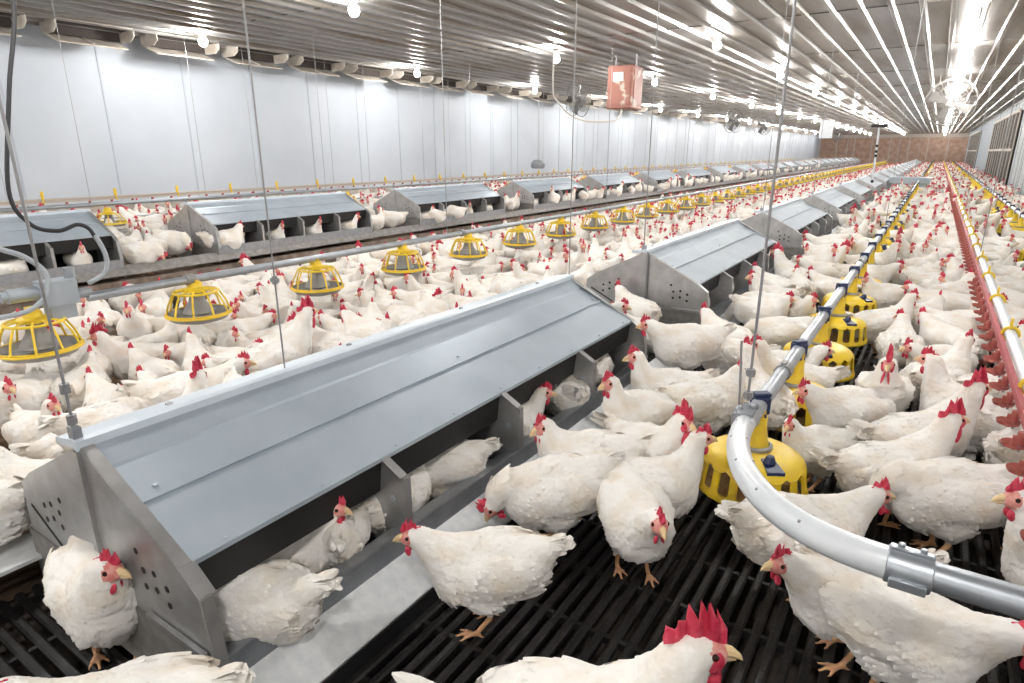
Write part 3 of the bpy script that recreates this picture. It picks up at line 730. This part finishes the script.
def hen_body(pose, voxel, feather=True, seed=0, legs=True):
    me, C, hp, hd = raw_body(pose, voxel, legs)
    n = len(me.vertices); V = np.empty(n * 3); me.vertices.foreach_get('co', V); V = V.reshape(-1, 3)
    e = np.empty(len(me.edges) * 2, dtype=np.int64); me.edges.foreach_get('vertices', e); e = e.reshape(-1, 2)
    deg = np.bincount(e.ravel(), minlength=n).astype(float)[:, None]
    legm = V[:, 2] < (.088 if pose not in ('sit', 'tuck') else -1)
    headv = np.linalg.norm(V - np.array(hp), axis=1) < .05
    if pose in ('peck', 'preen'): legm &= np.linalg.norm(V - np.array(hp), axis=1) > .08
    wgt = np.where(legm, .0, np.where(headv, .25, .5))[:, None]
    its = max(2, int(7 * .0075 / voxel))
    for _ in range(its):
        s = np.zeros_like(V)
        for k in range(3): s[:, k] = np.bincount(e[:, 0], V[e[:, 1], k], n) + np.bincount(e[:, 1], V[e[:, 0], k], n)
        V = V + wgt * (s / deg - V)
    me.vertices.foreach_set('co', V.ravel()); me.update()
    N = np.empty(n * 3); me.vertex_normals.foreach_get('vector', N); N = N.reshape(-1, 3)
    # flow field: from the head back along the neck, over the trunk to the tail
    sp = [Vector(c[:3]) for c in reversed(C[1])] + [Vector((-.05, 0, C[0][0][2] - .01))] + [Vector(c[:3]) for c in C[0]]
    sp = np.array(sp); tang = np.gradient(sp, axis=0); tang /= np.linalg.norm(tang, axis=1)[:, None]
    d2 = ((V[:, None, :] - sp[None]) ** 2).sum(2); w_ = np.exp(-d2 / .0045) + 1e-9
    F = (w_[:, :, None] * tang[None]).sum(1); F[:, 2] -= .22 * np.linalg.norm(F, axis=1)
    F -= (F * N).sum(1)[:, None] * N; F /= np.linalg.norm(F, axis=1)[:, None] + 1e-9
    face_d = np.linalg.norm(V - np.array(hp), axis=1)
    neckness = np.clip(1 - (V[:, 0] - .06) / -.05, 0, 1) * (np.abs(V[:, 1]) < .08) * (V[:, 2] > C[0][0][2] - .02)
    fm = (~legm) & (face_d > .030)
    if feather:
        rng = np.random.default_rng(seed + 11)
        cand = rng.permutation(np.nonzero(fm)[0]); cen = []
        size = np.where(face_d < .12, .010 + .016 * np.clip(face_d / .12, 0, 1), .026)
        cp = np.empty((0, 3)); cs = []
        for i in cand[:6000]:
            if len(cp) and (((cp - V[i]) ** 2).sum(1) < (size[i] * .62) ** 2).any(): continue
            cp = np.vstack([cp, V[i]]); cen.append(i)
        cen = np.array(cen); H = np.zeros(n)
        jit = rng.uniform(.75, 1.3, len(cen))
        for j, i in enumerate(cen):
            L = size[i] * 1.75 * jit[j]; Wd = size[i] * .62
            dd = V - V[i]; m = np.nonzero((np.abs(dd) < L * 1.1).all(1))[0]
            if not len(m): continue
            dd = dd[m]; s_ = dd @ F[i] / L; lat = np.cross(N[i], F[i]); t_ = dd @ lat / Wd
            ok = (s_ > 0) & (s_ < 1) & (np.abs(dd @ N[i]) < .025) & (np.abs(t_) < np.sqrt(np.clip(1 - s_ ** 3, 0, 1)))
            h = (s_ * (1 - .5 * t_ ** 2)) * size[i] * .20 * jit[j]
            H[m] = np.maximum(H[m], np.where(ok, h, 0))
        H *= fm; low = rng.normal(size=n)
        V = V + N * (H + .0006 * low * fm)[:, None]
        V[:, :] += F * (H * .8)[:, None]
        me.vertices.foreach_set('co', V.ravel()); me.update()
    # materials: feathers, face skin, legs
    pc = np.empty(len(me.polygons) * 3); me.polygons.foreach_get('center', pc); pc = pc.reshape(-1, 3)
    hl = np.array(hp + hd * .016); fd = np.linalg.norm((pc - hl) * np.array([1, 1, 1.0]), axis=1)
    mi = np.where(fd < .027, 1, 0)
    if pose not in ('sit', 'tuck') and legs: mi = np.where((pc[:, 2] < .078) & (fd > .06), 2, mi)
    me.polygons.foreach_set('material_index', mi.astype(np.int32)); me.polygons.foreach_set('use_smooth', np.ones(len(mi), bool))
    for m in ('feather', 'face', 'leg'): me.materials.append(M[m])
    me.name = 'hen_body'; me.update()
    fe = [(Vector(V[i]), Vector(N[i]), Vector(F[i]), float(size[i] * jit[j])) for j, i in enumerate(cen)] if feather else []
    return me, C, hp, hd, fe

def head_frame(hp, hd):
    return Matrix.Translation(hp) @ hd.to_track_quat('X', 'Z').to_matrix().to_4x4() @ Matrix.Scale(1.17, 4)
def comb_mesh(big, rng):
    b = MB(); n = 6 if big else 5; L = .080 if big else .054; H = .056 if big else .032
    base = []; top = []; steps = n * 4
    for i in range(steps + 1):
        u = i / steps; x = .030 - u * L; env = (math.sin(PI * min(1, u * .86 + .12)) ** .8) * H * 1.25 * (1 - .85 * u ** 2.2)
        ph = (u * n) % 1.0; spike = 1 - abs(ph - .5) * 2
        zt = .018 + env * (.55 + .45 * spike) + (.0 if u < .97 else -.2 * H)
        lean = -.010 * spike * (1 if big else .5) * (1 - u * .6)
        base.append((x, .018 - .010 * max(0, -x - .005) / .04)); top.append((x + lean, zt))
    T = .0065 if big else .0048
    rows = []
    for i in range(steps + 1):
        wob = .004 * math.sin(i * .9 + rng.random()) * (1.6 if big else 1)
        bx, bz = base[i]; tx, tz = top[i]; mx, mz = (bx + tx) / 2, (bz + tz) / 2
        rows.append([b.b.verts.new(v) for v in ((bx, T, bz), (mx, T * .8 + wob, mz), (tx, .0012 + wob, tz), (tx, -.0012 + wob, tz), (mx, -T * .8 + wob, mz), (bx, -T, bz))])
    for A, B in zip(rows, rows[1:]):
        for k in range(6): b.b.faces.new((A[k], A[(k + 1) % 6], B[(k + 1) % 6], B[k]))
    b.b.faces.new(rows[0]); b.b.faces.new(rows[-1][::-1])
    return b
def blade(b, p, d, up, L, W, curl=.15):
    """one curved feather blade"""
    d = Vector(d).normalized(); side = d.cross(Vector(up)).normalized(); nrm = side.cross(d)
    rows = []
    for i, (u, wv) in enumerate(((0, .45), (.25, .85), (.5, 1), (.75, .92), (.92, .55), (1, .12))):
        c = Vector(p) + d * (L * u) + nrm * (-curl * L * u * u)
        rows.append([b.b.verts.new(c + side * (s * W * wv / 2) - nrm * (abs(s) * W * .14)) for s in (-1, 0, 1)])
    for A, B in zip(rows, rows[1:]):
        for k in range(2): b.b.faces.new((A[k], A[k + 1], B[k + 1], B[k]))

def plume(b, fe, rng, keep, hp):
    for p, n, f, s in fe:
        if rng.random() > keep or (p - hp).length < .062: continue
        d = (f + n * rng.uniform(.03, .14) + n.cross(f) * rng.uniform(-.25, .25)).normalized()
        blade(b, p - n * .001 - f * s * .3, d, n, s * rng.uniform(1.5, 2.1), s * 1.15, .10)

def make_hen(pose, voxel=.0065, big=False, seed=0, full=True):
    me, C, hp, hd, fe = hen_body(pose, voxel, True, seed)
    o = link('hen', me); rng = random.Random(seed)
    HF = head_frame(hp, hd)
    big = big or pose == 'rooster'
    b = comb_mesh(big, rng); bmesh.ops.transform(b.b, matrix=HF, verts=b.b.verts[:]); b.build('comb', M['skin'], o)
    b = MB()
    k = 2.0 if big else 1.0
    for s in (1, -1):
        b.ell((.020, s * .009, -.026 - .010 * k), (.008 * (1 + .4 * (k - 1)), .0045, .014 * k), Euler((s * .15, .1, 0)), sub=2)
        if big: b.ell((.012, s * .014, -.006), (.018, .008, .020), sub=2)
    bmesh.ops.transform(b.b, matrix=HF, verts=b.b.verts[:]); b.build('wattles', M['skin'], o)
    b = MB(); b.tube([(.028, 0, .002), (.040, 0, .001), (.050, 0, -.004), (.056, 0, -.010)], [.0095, .0075, .0045, .001], 8); b.tube([(.030, 0, -.008), (.040, 0, -.009), (.048, 0, -.011)], [.006, .0045, .001], 6)
    bmesh.ops.transform(b.b, matrix=HF, verts=b.b.verts[:]); b.build('beak', M['beak'], o)
    for s in (1, -1):
        b = MB(); b.ell((.014, s * .0195, .006), (.0055, .0035, .0055), sub=2)
        bmesh.ops.transform(b.b, matrix=HF, verts=b.b.verts[:]); b.build('eye', M['eye'], o)
    # loose body feathers lying back along the trunk and neck
    b = MB(); plume(b, fe, rng, 1.0, hp); b.build('plumage', M['feather'], o)
    # tail feathers
    tb = [Vector(c[:3]) for c in C[0]]; p0 = tb[0]; td = (tb[-1] - tb[0]).normalized()
    b = MB(); L = .165 if big else .130
    for i in range(13):
        a = (i / 12 - .5) * 2; yaw = a * .42; lift = (1 - abs(a)) * .45 + rng.uniform(-.08, .08)
        d = Matrix.Rotation(yaw, 3, 'Z') @ td; d = (d + Vector((0, 0, lift * .5))).normalized()
        sidev = Vector((0, 1, 0)); up = (Vector((0, 0, 1)) * (.5 - abs(a) * .3) + Vector((0, 1 if a > 0 else -1, 0)) * (.6 + abs(a))).normalized()
        blade(b, p0 + Vector((-.01, a * .026, .012 - abs(a) * .018)), d, up, L * rng.uniform(.85, 1.08), .034, .08)
    for i in range(16):
        a = rng.uniform(-1, 1); d = (Matrix.Rotation(a * .5, 3, 'Z') @ td + Vector((0, 0, rng.uniform(-.5, .2)))).normalized()
        blade(b, p0 + Vector((.01, a * .035, rng.uniform(-.03, .02))), d, (0, a, 1), .075 * rng.uniform(.8, 1.2), .028, .2)
    b.build('tail', M['feather'], o)
    # folded wing feathers: overlapping rows on each flank, tips free at the back
    tilt = math.atan2(td.z, -td.x) - .34
    E, _, _, _, _, P, z0 = body_spec(pose)
    for s in (1, -1):
        b = MB()
        for r_, (x0, n, L, W, zt, out) in enumerate(((-.045, 6, .125, .028, .02, .104), (.005, 7, .085, .026, .035, .108), (.045, 6, .060, .024, .045, .104))):
            for i in range(n):
                u = i / (n - 1); z = z0 + zt - u * .085 + r_ * .004; x = x0 - .012 * abs(u - .4) + rng.uniform(-.004, .004)
                yy = out - .018 * abs((z - z0 - .01) / .06) ** 2 - (.004 * (2 - r_)) * .5
                p = Vector(P(x, s * (yy + .004), z)); dd = Vector((-1, -s * .16, (u - .45) * .22 + .02)); dd.rotate(Euler((0, -0.0, 0)))
                blade(b, p, dd, (0, s, .25), L * rng.uniform(.9, 1.1), W, .04)
        b.build('wing', M['feather'], o)
    return o

def far_mesh(pose, voxel, big=False):
    me, C, hp, hd, fe = hen_body(pose, voxel, voxel < .013, 3, legs=voxel < .02)
    b = bmesh.new(); b.from_mesh(me); me.materials.append(M['skin']); me.materials.append(M['beak'])
    cb = comb_mesh(big, random.Random(1)); HF = head_frame(hp, hd)
    if voxel >= .02:
        cb.b.free(); cb = MB(); s = 1.6 if big else 1
        cb.poly([(.03, 0, .01), (.02, 0, .01 + .028 * s), (-.01, 0, .012 + .034 * s), (-.03, 0, .01 + .02 * s), (-.02, 0, .01)], .008, (0, 1, 0)); cb.ell((.02, 0, -.030), (.009, .009, .016 * s), sub=1)
    else:
        cb.ell((.020, .008, -.034), (.008, .0045, .016), sub=1); cb.ell((.020, -.008, -.034), (.008, .0045, .016), sub=1)
    for f in cb.b.faces: f.material_index = 3
    k0 = len(cb.b.faces); cb.b.faces.ensure_lookup_table()
    before = set(cb.b.faces); cb.cyl((.03, 0, 0), (.053, 0, -.006), .009, .001, n=6, mi=4)
    bmesh.ops.recalc_face_normals(cb.b, faces=cb.b.faces[:])
    bmesh.ops.transform(cb.b, matrix=HF, verts=cb.b.verts[:])
    t = bpy.data.meshes.new('t'); cb.b.to_mesh(t); cb.b.free(); b.from_mesh(t); bpy.data.meshes.remove(t)
    if voxel < .02:
        m2 = MB(); plume(m2, fe, random.Random(4), .6, hp); t = bpy.data.meshes.new('t'); m2.b.to_mesh(t); m2.b.free(); b.from_mesh(t); bpy.data.meshes.remove(t)
        tb = [Vector(c[:3]) for c in C[0]]; td = (tb[-1] - tb[0]).normalized(); m2 = MB(); rng = random.Random(2)
        for i in range(9):
            a = (i / 8 - .5) * 2; d = (Matrix.Rotation(a * .38, 3, 'Z') @ td + Vector((0, 0, (1 - abs(a)) * .15))).normalized()
            blade(m2, tb[0] + Vector((-.01, a * .026, .012 - abs(a) * .018)), d, (0, (1 if a > 0 else -1) * (.6 + abs(a)), .5 - abs(a) * .3), .105 * rng.uniform(.85, 1.1), .034, .08)
        t = bpy.data.meshes.new('t'); m2.b.to_mesh(t); m2.b.free(); b.from_mesh(t); bpy.data.meshes.remove(t)
    b.to_mesh(me); b.free()
    me.polygons.foreach_set('use_smooth', [True] * len(me.polygons)); me.name = 'hen'
    return me
HEROES = [
    ('fwd', -0.867, 1.179, 0, 215, 0.91, 'white hen in profile facing left, standing on one foot before the silver strip'),
    ('preen', -0.9, 1.601, 0, 229, 1.0, 'plump white hen with head bowed low behind the profile hen'),
    ('side', -0.903, 1.855, 0, 213, 1.0, 'white hen with bright red comb looking left over the bowed hen'),
    ('fwd', -0.614, 1.634, 0, 309, 0.95, 'round white hen facing the viewer with yellow feet on the black slats'),
    ('up', -0.634, 1.822, 0, 41, 0.95, 'white hen with upright head beside the curved white tube, facing right'),
    ('rooster', -0.4, 0.809, 0, 28, 1.12, 'large rooster with tall jagged red comb cropped by the bottom edge'),
    ('side', -1.643, 0.548, 0, 343, 1.0, 'white hen with pink comb standing before the perforated nest end panel'),
    ('fwd', -1.181, 0.375, 0, 223, 0.95, 'white hen back cropped by the bottom left corner'),
    ('fwd', -0.008, 1.613, 0, 221, 0.95, 'white hen with red comb facing left below the grey pipe'),
    ('fwd', 0.103, 1.526, 0, -17, 1.0, 'big white hen under the grey pipe heading for the lower right corner'),
    ('fwd', -0.16, 1.811, 0, 38, 1.0, 'white hen passing behind the curved white tube facing right'),
    ('rooster', 0.041, 2.416, 0, 35, 0.95, 'tall rooster with raised neck standing right of the curved tube'),
    ('rooster', 0.123, 2.744, 0, 41, 1.0, 'rooster with huge jagged red comb facing right under the drinker line'),
    ('preen', 0.194, 2.269, 0, 208, 1.05, 'white hen stooping left at the right edge behind the grey pipe'),
    ('up', 0.464, 2.364, 0, 93, 1.0, 'white hen close under the red drip cups at the right edge'),
    ('up', 0.174, 3.56, 0, 58, 1.0, 'white hen with raised red comb walking toward the drinker line'),
    ('fwd', -0.157, 2.885, 0, 223, 1.0, 'white hen feeding at the second dome pan with tail toward the drinker line'),
    ('side', -0.014, 4.095, 0, 93, 1.0, 'white hen with stretched neck between dome pans and drinker line'),
    ('side', -0.219, 2.526, 0, 218, 0.8, 'smaller white hen facing left beside the second yellow dome pan'),
    ('up', -0.9, 4.946, 0, 223, 1.0, 'white hen with raised head looking left toward the second nest'),
    ('fwd', -0.95, 3.082, 0.12, 221, 1.0, 'white hen facing left on the strip in the gap between two nests'),
    ('fwd', -1.608, 3.294, 0.12, 3, 0.95, 'white hen leaning right from behind the end of the foreground nest'),
    ('up', -0.9, 2.684, 0, 228, 1.0, 'white hen with red comb looking left before the last nest opening'),
    ('up', -0.903, 2.339, 0, 248, 1.0, 'white hen with pale raised head beside the silver strip'),
    ('rooster', -0.755, 2.064, 0, 333, 0.95, 'rooster with dark red comb and wattles facing the camera in mid picture'),
    ('up', -0.438, 3.137, 0, 208, 1.0, 'white hen with red comb facing left behind the curved tube'),
    ('up', -0.51, 2.835, 0, 128, 1.0, 'white hen turned away with upright neck left of the steel cable'),
    ('side', -0.7, 2.643, 0, 48, 1.0, 'white hen looking right between strip and steel cable'),
    ('side', 0.015, 7.118, 0, 43, 1.0, 'white hen with red comb lifted beside the far yellow pans'),
    ('up', -0.132, 4.589, 0, 38, 1.0, 'white hen facing right near the fourth yellow pan'),
    ('up', -3.438, 1.044, -0.25, 363, 1.05, 'rooster with dark red comb left of the steel nest rod'),
    ('sit', -1.4, 0.93, 0.098, 40, 0.85, 'white hen in the foreground nest looking right with pink face'),
    ('sit', -1.28, 0.72, 0.098, -150, 0.92, 'white hen resting in the first compartment with tail over the lip'),
    ('tuck', -1.38, 1.1, 0.098, 140, 0.88, 'white hen sitting turned away in the first compartment beside the divider'),
    ('tuck', -1.36, 1.55, 0.098, -140, 0.9, 'white hen curled in the second compartment of the foreground nest'),
    ('tuck', -1.34, 1.33, 0.098, 100, 0.85, 'white hen squeezed against the divider of the second compartment'),
    ('sit', -1.34, 2.0, 0.098, 45, 0.88, 'white hen sitting upright with red comb in the third compartment'),
    ('tuck', -1.33, 2.45, 0.098, 140, 0.9, 'white hen crouching in the last compartment of the foreground nest'),
    ('tuck', -1.36, 2.85, 0.098, 98, 0.85, 'white hen deep inside the far end of the foreground nest'),
]

# ------------------------------------------------------------------ the flock
CR = np.array([math.cos(YAW), math.sin(YAW), 0]); F0 = np.array([-math.sin(YAW), math.cos(YAW), 0]); ZZ = np.array([0, 0, 1.0])
CU = ZZ * math.cos(PITCH) + F0 * math.sin(PITCH); CF = F0 * math.cos(PITCH) - ZZ * math.sin(PITCH)
def in_view(x, y, z):
    """frame position and depth of a point, used only to decide which hens are near enough to be separate objects"""
    p = np.array([x, y, z - CAM_H]); d = p @ CF
    if d < .05: return None
    return 512 + 620 * (p @ CR) / d, 341.5 - 620 * (p @ CU) / d, d
protos = {}
for i, p in enumerate(('fwd', 'up', 'side', 'rooster', 'peck', 'preen', 'sit', 'tuck')):
    o = make_hen(p, .0062, seed=i); protos[p] = [o, tree_of(o), False]
occ = []
def free(x, y, a, s=1.0, pad=0.0, zone=None):
    pts = [(x + .085 * s * math.cos(a), y + .085 * s * math.sin(a)), (x - .085 * s * math.cos(a), y - .085 * s * math.sin(a))]
    for qx, qy in pts:
        gx, gy = int(qx // .4), int(qy // .4)
        for i in (gx - 1, gx, gx + 1):
            for j in (gy - 1, gy, gy + 1):
                for (ox, oy, r) in GRID.get((i, j), ()):
                    if (ox - qx) ** 2 + (oy - qy) ** 2 < (r + .080 * s + pad) ** 2: return False
    return True
GRID = {}
def occupy(x, y, r): GRID.setdefault((int(x // .4), int(y // .4)), []).append((x, y, r))
def occupy_hen(x, y, a, s):
    for q in (.085, -.085): occupy(x + q * s * math.cos(a), y + q * s * math.sin(a), .080 * s)
def place(pose, x, y, z, a, s):
    pr = protos[pose]
    if not pr[2]: o = pr[0]; pr[2] = True
    else: o = copy_tree(pr[1])
    o.location = (x, y, z); o.rotation_euler[2] = a; o.scale = (s, s, s)
    return o
for pose, x, y, z, deg, s, lb in HEROES:
    a = math.radians(deg); o = place(pose, x, y, z, a, s)
    tag(o, lb, 'rooster' if pose == 'rooster' or 'rooster' in lb else 'hen')
    occupy_hen(x, y, a, s)
for y in pan_ys: occupy(PX + .03, y, .25)
y = 3.4
while y < 70: occupy(P2X - .03, y, .25); y += .78
for q in (-.95, -.75, -.5, -.3): occupy(q, 22.8, .3)
rnd = random.Random(21)
crowd = []   # pose, x, y, z, a, s, zone
def fill(x0, x1, y0, y1, z, tries, zone, poses, cond=None, pad=0.0):
    for _ in range(tries):
        x = rnd.uniform(x0, x1); y = rnd.uniform(y0, y1)
        if cond and not cond(x, y): continue
        a = rnd.uniform(0, 2 * PI); s = rnd.uniform(.94, 1.12)
        if not free(x, y, a, s, pad): continue
        pose = rnd.choice(poses); occupy_hen(x, y, a, s); crowd.append((pose, x, y, z, a, s, zone))
PS = ['fwd', 'fwd', 'up', 'up', 'side', 'side', 'peck', 'preen', 'fwd', 'up', 'side', 'fwd', 'up', 'side', 'rooster', 'side', 'fwd', 'fwd']
def strip_fill(*a, **k): 
    x0, x1, y0, y1 = a[:4]; yy = y0
    while yy < y1:
        fill(x0, x1, yy, min(yy + 2, y1), a[4], int((x1 - x0) * 2 * (75 if yy < 16 else 45 if yy < 30 else 25)), *a[5:], **k); yy += 2
strip_fill(-6.02, -2.98, -.2, 70, ZL, 'litter', PS)
strip_fill(-2.78, -2.3, .3, 60, 0, 'left slats', PS)
def rcond(x, y):
    if y < 2.9: return x > .45 and y > 1.9
    if y < 4.2 and x < -.55: return rnd.random() < .35
    return True
strip_fill(-.98, 1.72, 1.9, 70, 0, 'right slats', PS, cond=rcond)
strip_fill(-9.85, -7.3, 1.5, 66, ZF, 'wall slats', PS)
for k, y in enumerate(FY[:14]):     # hens in the gaps of the far row and along its front edge
    fill(-7.0, -6.25, y + NEST_L * .87 + .15, y + 3.0, ZF, 30, 'far gap', ['fwd', 'up', 'side', 'preen'])
    fill(-6.24, -6.20, y, y + 3.0, ZF + .02, 9, 'far edge', ['fwd', 'up', 'side', 'up'], pad=.05)
for k, y in enumerate(NEST_Y[1:12]):
    fill(-1.9, -1.35, y - .85, y - .3, 0, 10, 'near gap', ['fwd', 'up', 'side'])
nests = []
for k, y in enumerate(NEST_Y[1:8]):
    for c in range(4):
        if rnd.random() < .8: nests.append((rnd.choice(['sit', 'tuck']), -1.36, y + NEST_L * (c + .5) / 4 + rnd.uniform(-.08, .08), .10, rnd.uniform(.3, 2.6), .92, 'near nest %d' % k))
for k, y in enumerate(FY[:9]):
    for c in range(4):
        if rnd.random() < .75: nests.append((rnd.choice(['sit', 'tuck']), -6.34, y + NEST_L * .87 * (c + .5) / 4, ZF + .10, rnd.uniform(-.6, 2.6), .92, 'far nest %d' % k))
def hidden(x, y, z):
    """behind the near nest row as seen from the aisle"""
    if x > -1.3: return False
    t = NX / x; zz = CAM_H + (z + .30 - CAM_H) * t; yy = y * t
    return zz < .58 and yy > .4 and any(n - .05 < yy < n + NEST_L + .05 for n in NEST_Y)
ranked = []; rest = []
for c in crowd + nests:
    v = in_view(c[1], c[2], c[3] + .25)
    if v and -60 < v[0] < 1085 and v[1] < 800 and not hidden(c[1], c[2], c[3]): ranked.append((v[2] * (1.35 if 'nest' in c[6] else 1.0), v, c))
    elif v and v[2] > 0.4 or (c[2] > 1 and c[0] != 'sit'): rest.append(c)
ranked.sort(key=lambda r: r[0])
N_IND = 300 - len(HEROES)
ind = ranked[:N_IND]; rest += [r[2] for r in ranked[N_IND:]]
rest = [c for c in rest if c[2] > -.2]
mids = {p: far_mesh(p, .0105, p == 'rooster') for p in ('fwd', 'up', 'side', 'rooster', 'peck', 'preen', 'sit', 'tuck')}
POSEW = dict(fwd='white hen', up='white hen with raised head', side='white hen with turned head', rooster='rooster with tall red comb', peck='white hen pecking downward', preen='stooping white hen', sit='sitting white hen', tuck='curled up white hen')
def facing(x, y, a):
    p0 = in_view(x, y, .1); p1 = in_view(x + .2 * math.cos(a), y + .2 * math.sin(a), .1)
    if not p1: return 'facing left'
    du = p1[0] - p0[0]; dd = p1[2] - p0[2]
    if abs(dd) > abs(du) * p0[2] / 620 * 1.6: return 'facing away' if dd > 0 else 'facing the viewer'
    return 'facing right' if du > 0 else 'facing left'
def where(x, y, z, zone):
    if zone == 'litter':
        k = int(round((y - 1.4) / 1.03)); k = max(0, min(k, 12)); dx = x - LX; nm = ['drive box feeder'][0] if k == 0 else '%s cage feeder from the drive box' % ORD[k - 1]
        side = 'under' if abs(dx) < .25 else ('close before' if 0 < dx < .7 else 'well before' if dx > 0 else 'close behind' if dx > -.8 else 'far behind')
        return 'on the litter %s the %s' % (side, nm)
    if zone == 'left slats': return 'on the slats behind the %s nest of the near row' % ('foreground' if y < 3.6 else 'second' if y < 7.2 else 'third')
    if zone == 'right slats':
        k = max(0, min(int(round((y - 2.17) / .75)), 18)); nm = '%s dome pan of the near pipe' % ORD[k]
        side = 'left of' if x < PX else ('between drinker line and' if x < DX else ('right of the drinker line, level with' if x < P2X else 'near the right wall, level with'))
        return '%s the %s' % (side, nm)
    if zone == 'wall slats': return 'on the deck between far nests and white wall'
    if zone == 'far gap': return 'in a gap of the far nest row'
    if zone == 'far edge': return 'on the edge board before the far nests'
    if zone == 'near gap': return 'in a gap of the near nest row'
    k = int(zone.split()[-1]); return 'in the %s nest of the %s row' % (ORD[min(k + (1 if 'near' in zone else 0), 9)], 'near' if 'near' in zone else 'far')
byl = {}
for d, v, (pose, x, y, z, a, s, zone) in ind:
    if v[2] < 3.6: o = place(pose, x, y, z, a, s)
    else:
        o = link('hen', mids[pose]); o.location = (x, y, z); o.rotation_euler[2] = a; o.scale = (s, s, s)
    lb = '%s %s %s' % (POSEW[pose], facing(x, y, a), where(x, y, z, zone))
    ws = lb.split()
    if len(ws) > 16: lb = ' '.join(('%s %s' % (POSEW[pose], where(x, y, z, zone))).split()[:16])
    tag(o, lb, 'rooster' if pose == 'rooster' else 'hen'); byl.setdefault(lb, []).append(o)
for lb, os_ in byl.items():
    if len(os_) > 1:
        for o in os_: o['group'] = 'alike: ' + lb if False else 'hens ' + ' '.join(lb.split()[2:])[:60]
for p, pr in protos.items():
    if not pr[2]: place(p, -4, -3, ZL, 0, 1); tag(pr[0], 'white hen outside the picture', 'hen')
# everything further away: one mass of small hens
lod = {v: [far_mesh(p, v, p == 'rooster') for p in ('fwd', 'up', 'side', 'rooster', 'peck', 'sit')] for v in (.018, .03, .042)}
def arrays(me):
    n = len(me.vertices); v = np.empty(n * 3, dtype=np.float32); me.vertices.foreach_get('co', v)
    nl = len(me.loops); li = np.empty(nl, dtype=np.int32); me.loops.foreach_get('vertex_index', li)
    npo = len(me.polygons); lt = np.empty(npo, dtype=np.int32); me.polygons.foreach_get('loop_total', lt); mi = np.empty(npo, dtype=np.int32); me.polygons.foreach_get('material_index', mi)
    return v.reshape(-1, 3), li, lt, mi
A = {v: [arrays(m) for m in ms] for v, ms in lod.items()}
PI_ = dict(fwd=0, up=1, side=2, rooster=3, peck=4, preen=4, sit=5, tuck=5)
Vs, Ls, Ts, Ms, off = [], [], [], [], 0
for (pose, x, y, z, a, s, zone) in rest:
    d = math.hypot(x, y); v, li, lt, mi = A[.018 if d < 12 else .03 if d < 22 else .042][PI_[pose]]
    c, sn = math.cos(a) * s, math.sin(a) * s
    q = np.empty_like(v); q[:, 0] = v[:, 0] * c - v[:, 1] * sn + x; q[:, 1] = v[:, 0] * sn + v[:, 1] * c + y; q[:, 2] = v[:, 2] * s + z
    Vs.append(q); Ls.append(li + off); Ts.append(lt); Ms.append(mi); off += len(v)
V = np.vstack(Vs); Lp = np.concatenate(Ls); T = np.concatenate(Ts); Mi = np.concatenate(Ms)
me = bpy.data.meshes.new('distant_flock'); me.vertices.add(len(V)); me.vertices.foreach_set('co', V.ravel()); me.loops.add(len(Lp)); me.loops.foreach_set('vertex_index', Lp)
me.polygons.add(len(T)); me.polygons.foreach_set('loop_start', np.concatenate([[0], np.cumsum(T)[:-1]]).astype(np.int32)); me.polygons.foreach_set('loop_total', T); me.polygons.foreach_set('material_index', Mi)
me.polygons.foreach_set('use_smooth', np.ones(len(T), bool))
for m in ('feather', 'face', 'leg', 'skin', 'beak'): me.materials.append(M[m])
me.update(calc_edges=True)
tag(link('distant_flock', me), 'dense flock of distant white hens stretching down the house', 'hens', kind='stuff')
for v, ms in lod.items():
    for m in ms: bpy.data.meshes.remove(m)
print('HENS individuals', len(ind) + len(HEROES), 'ranked', len(ranked), 'rest', len(rest), 'verts', len(V))
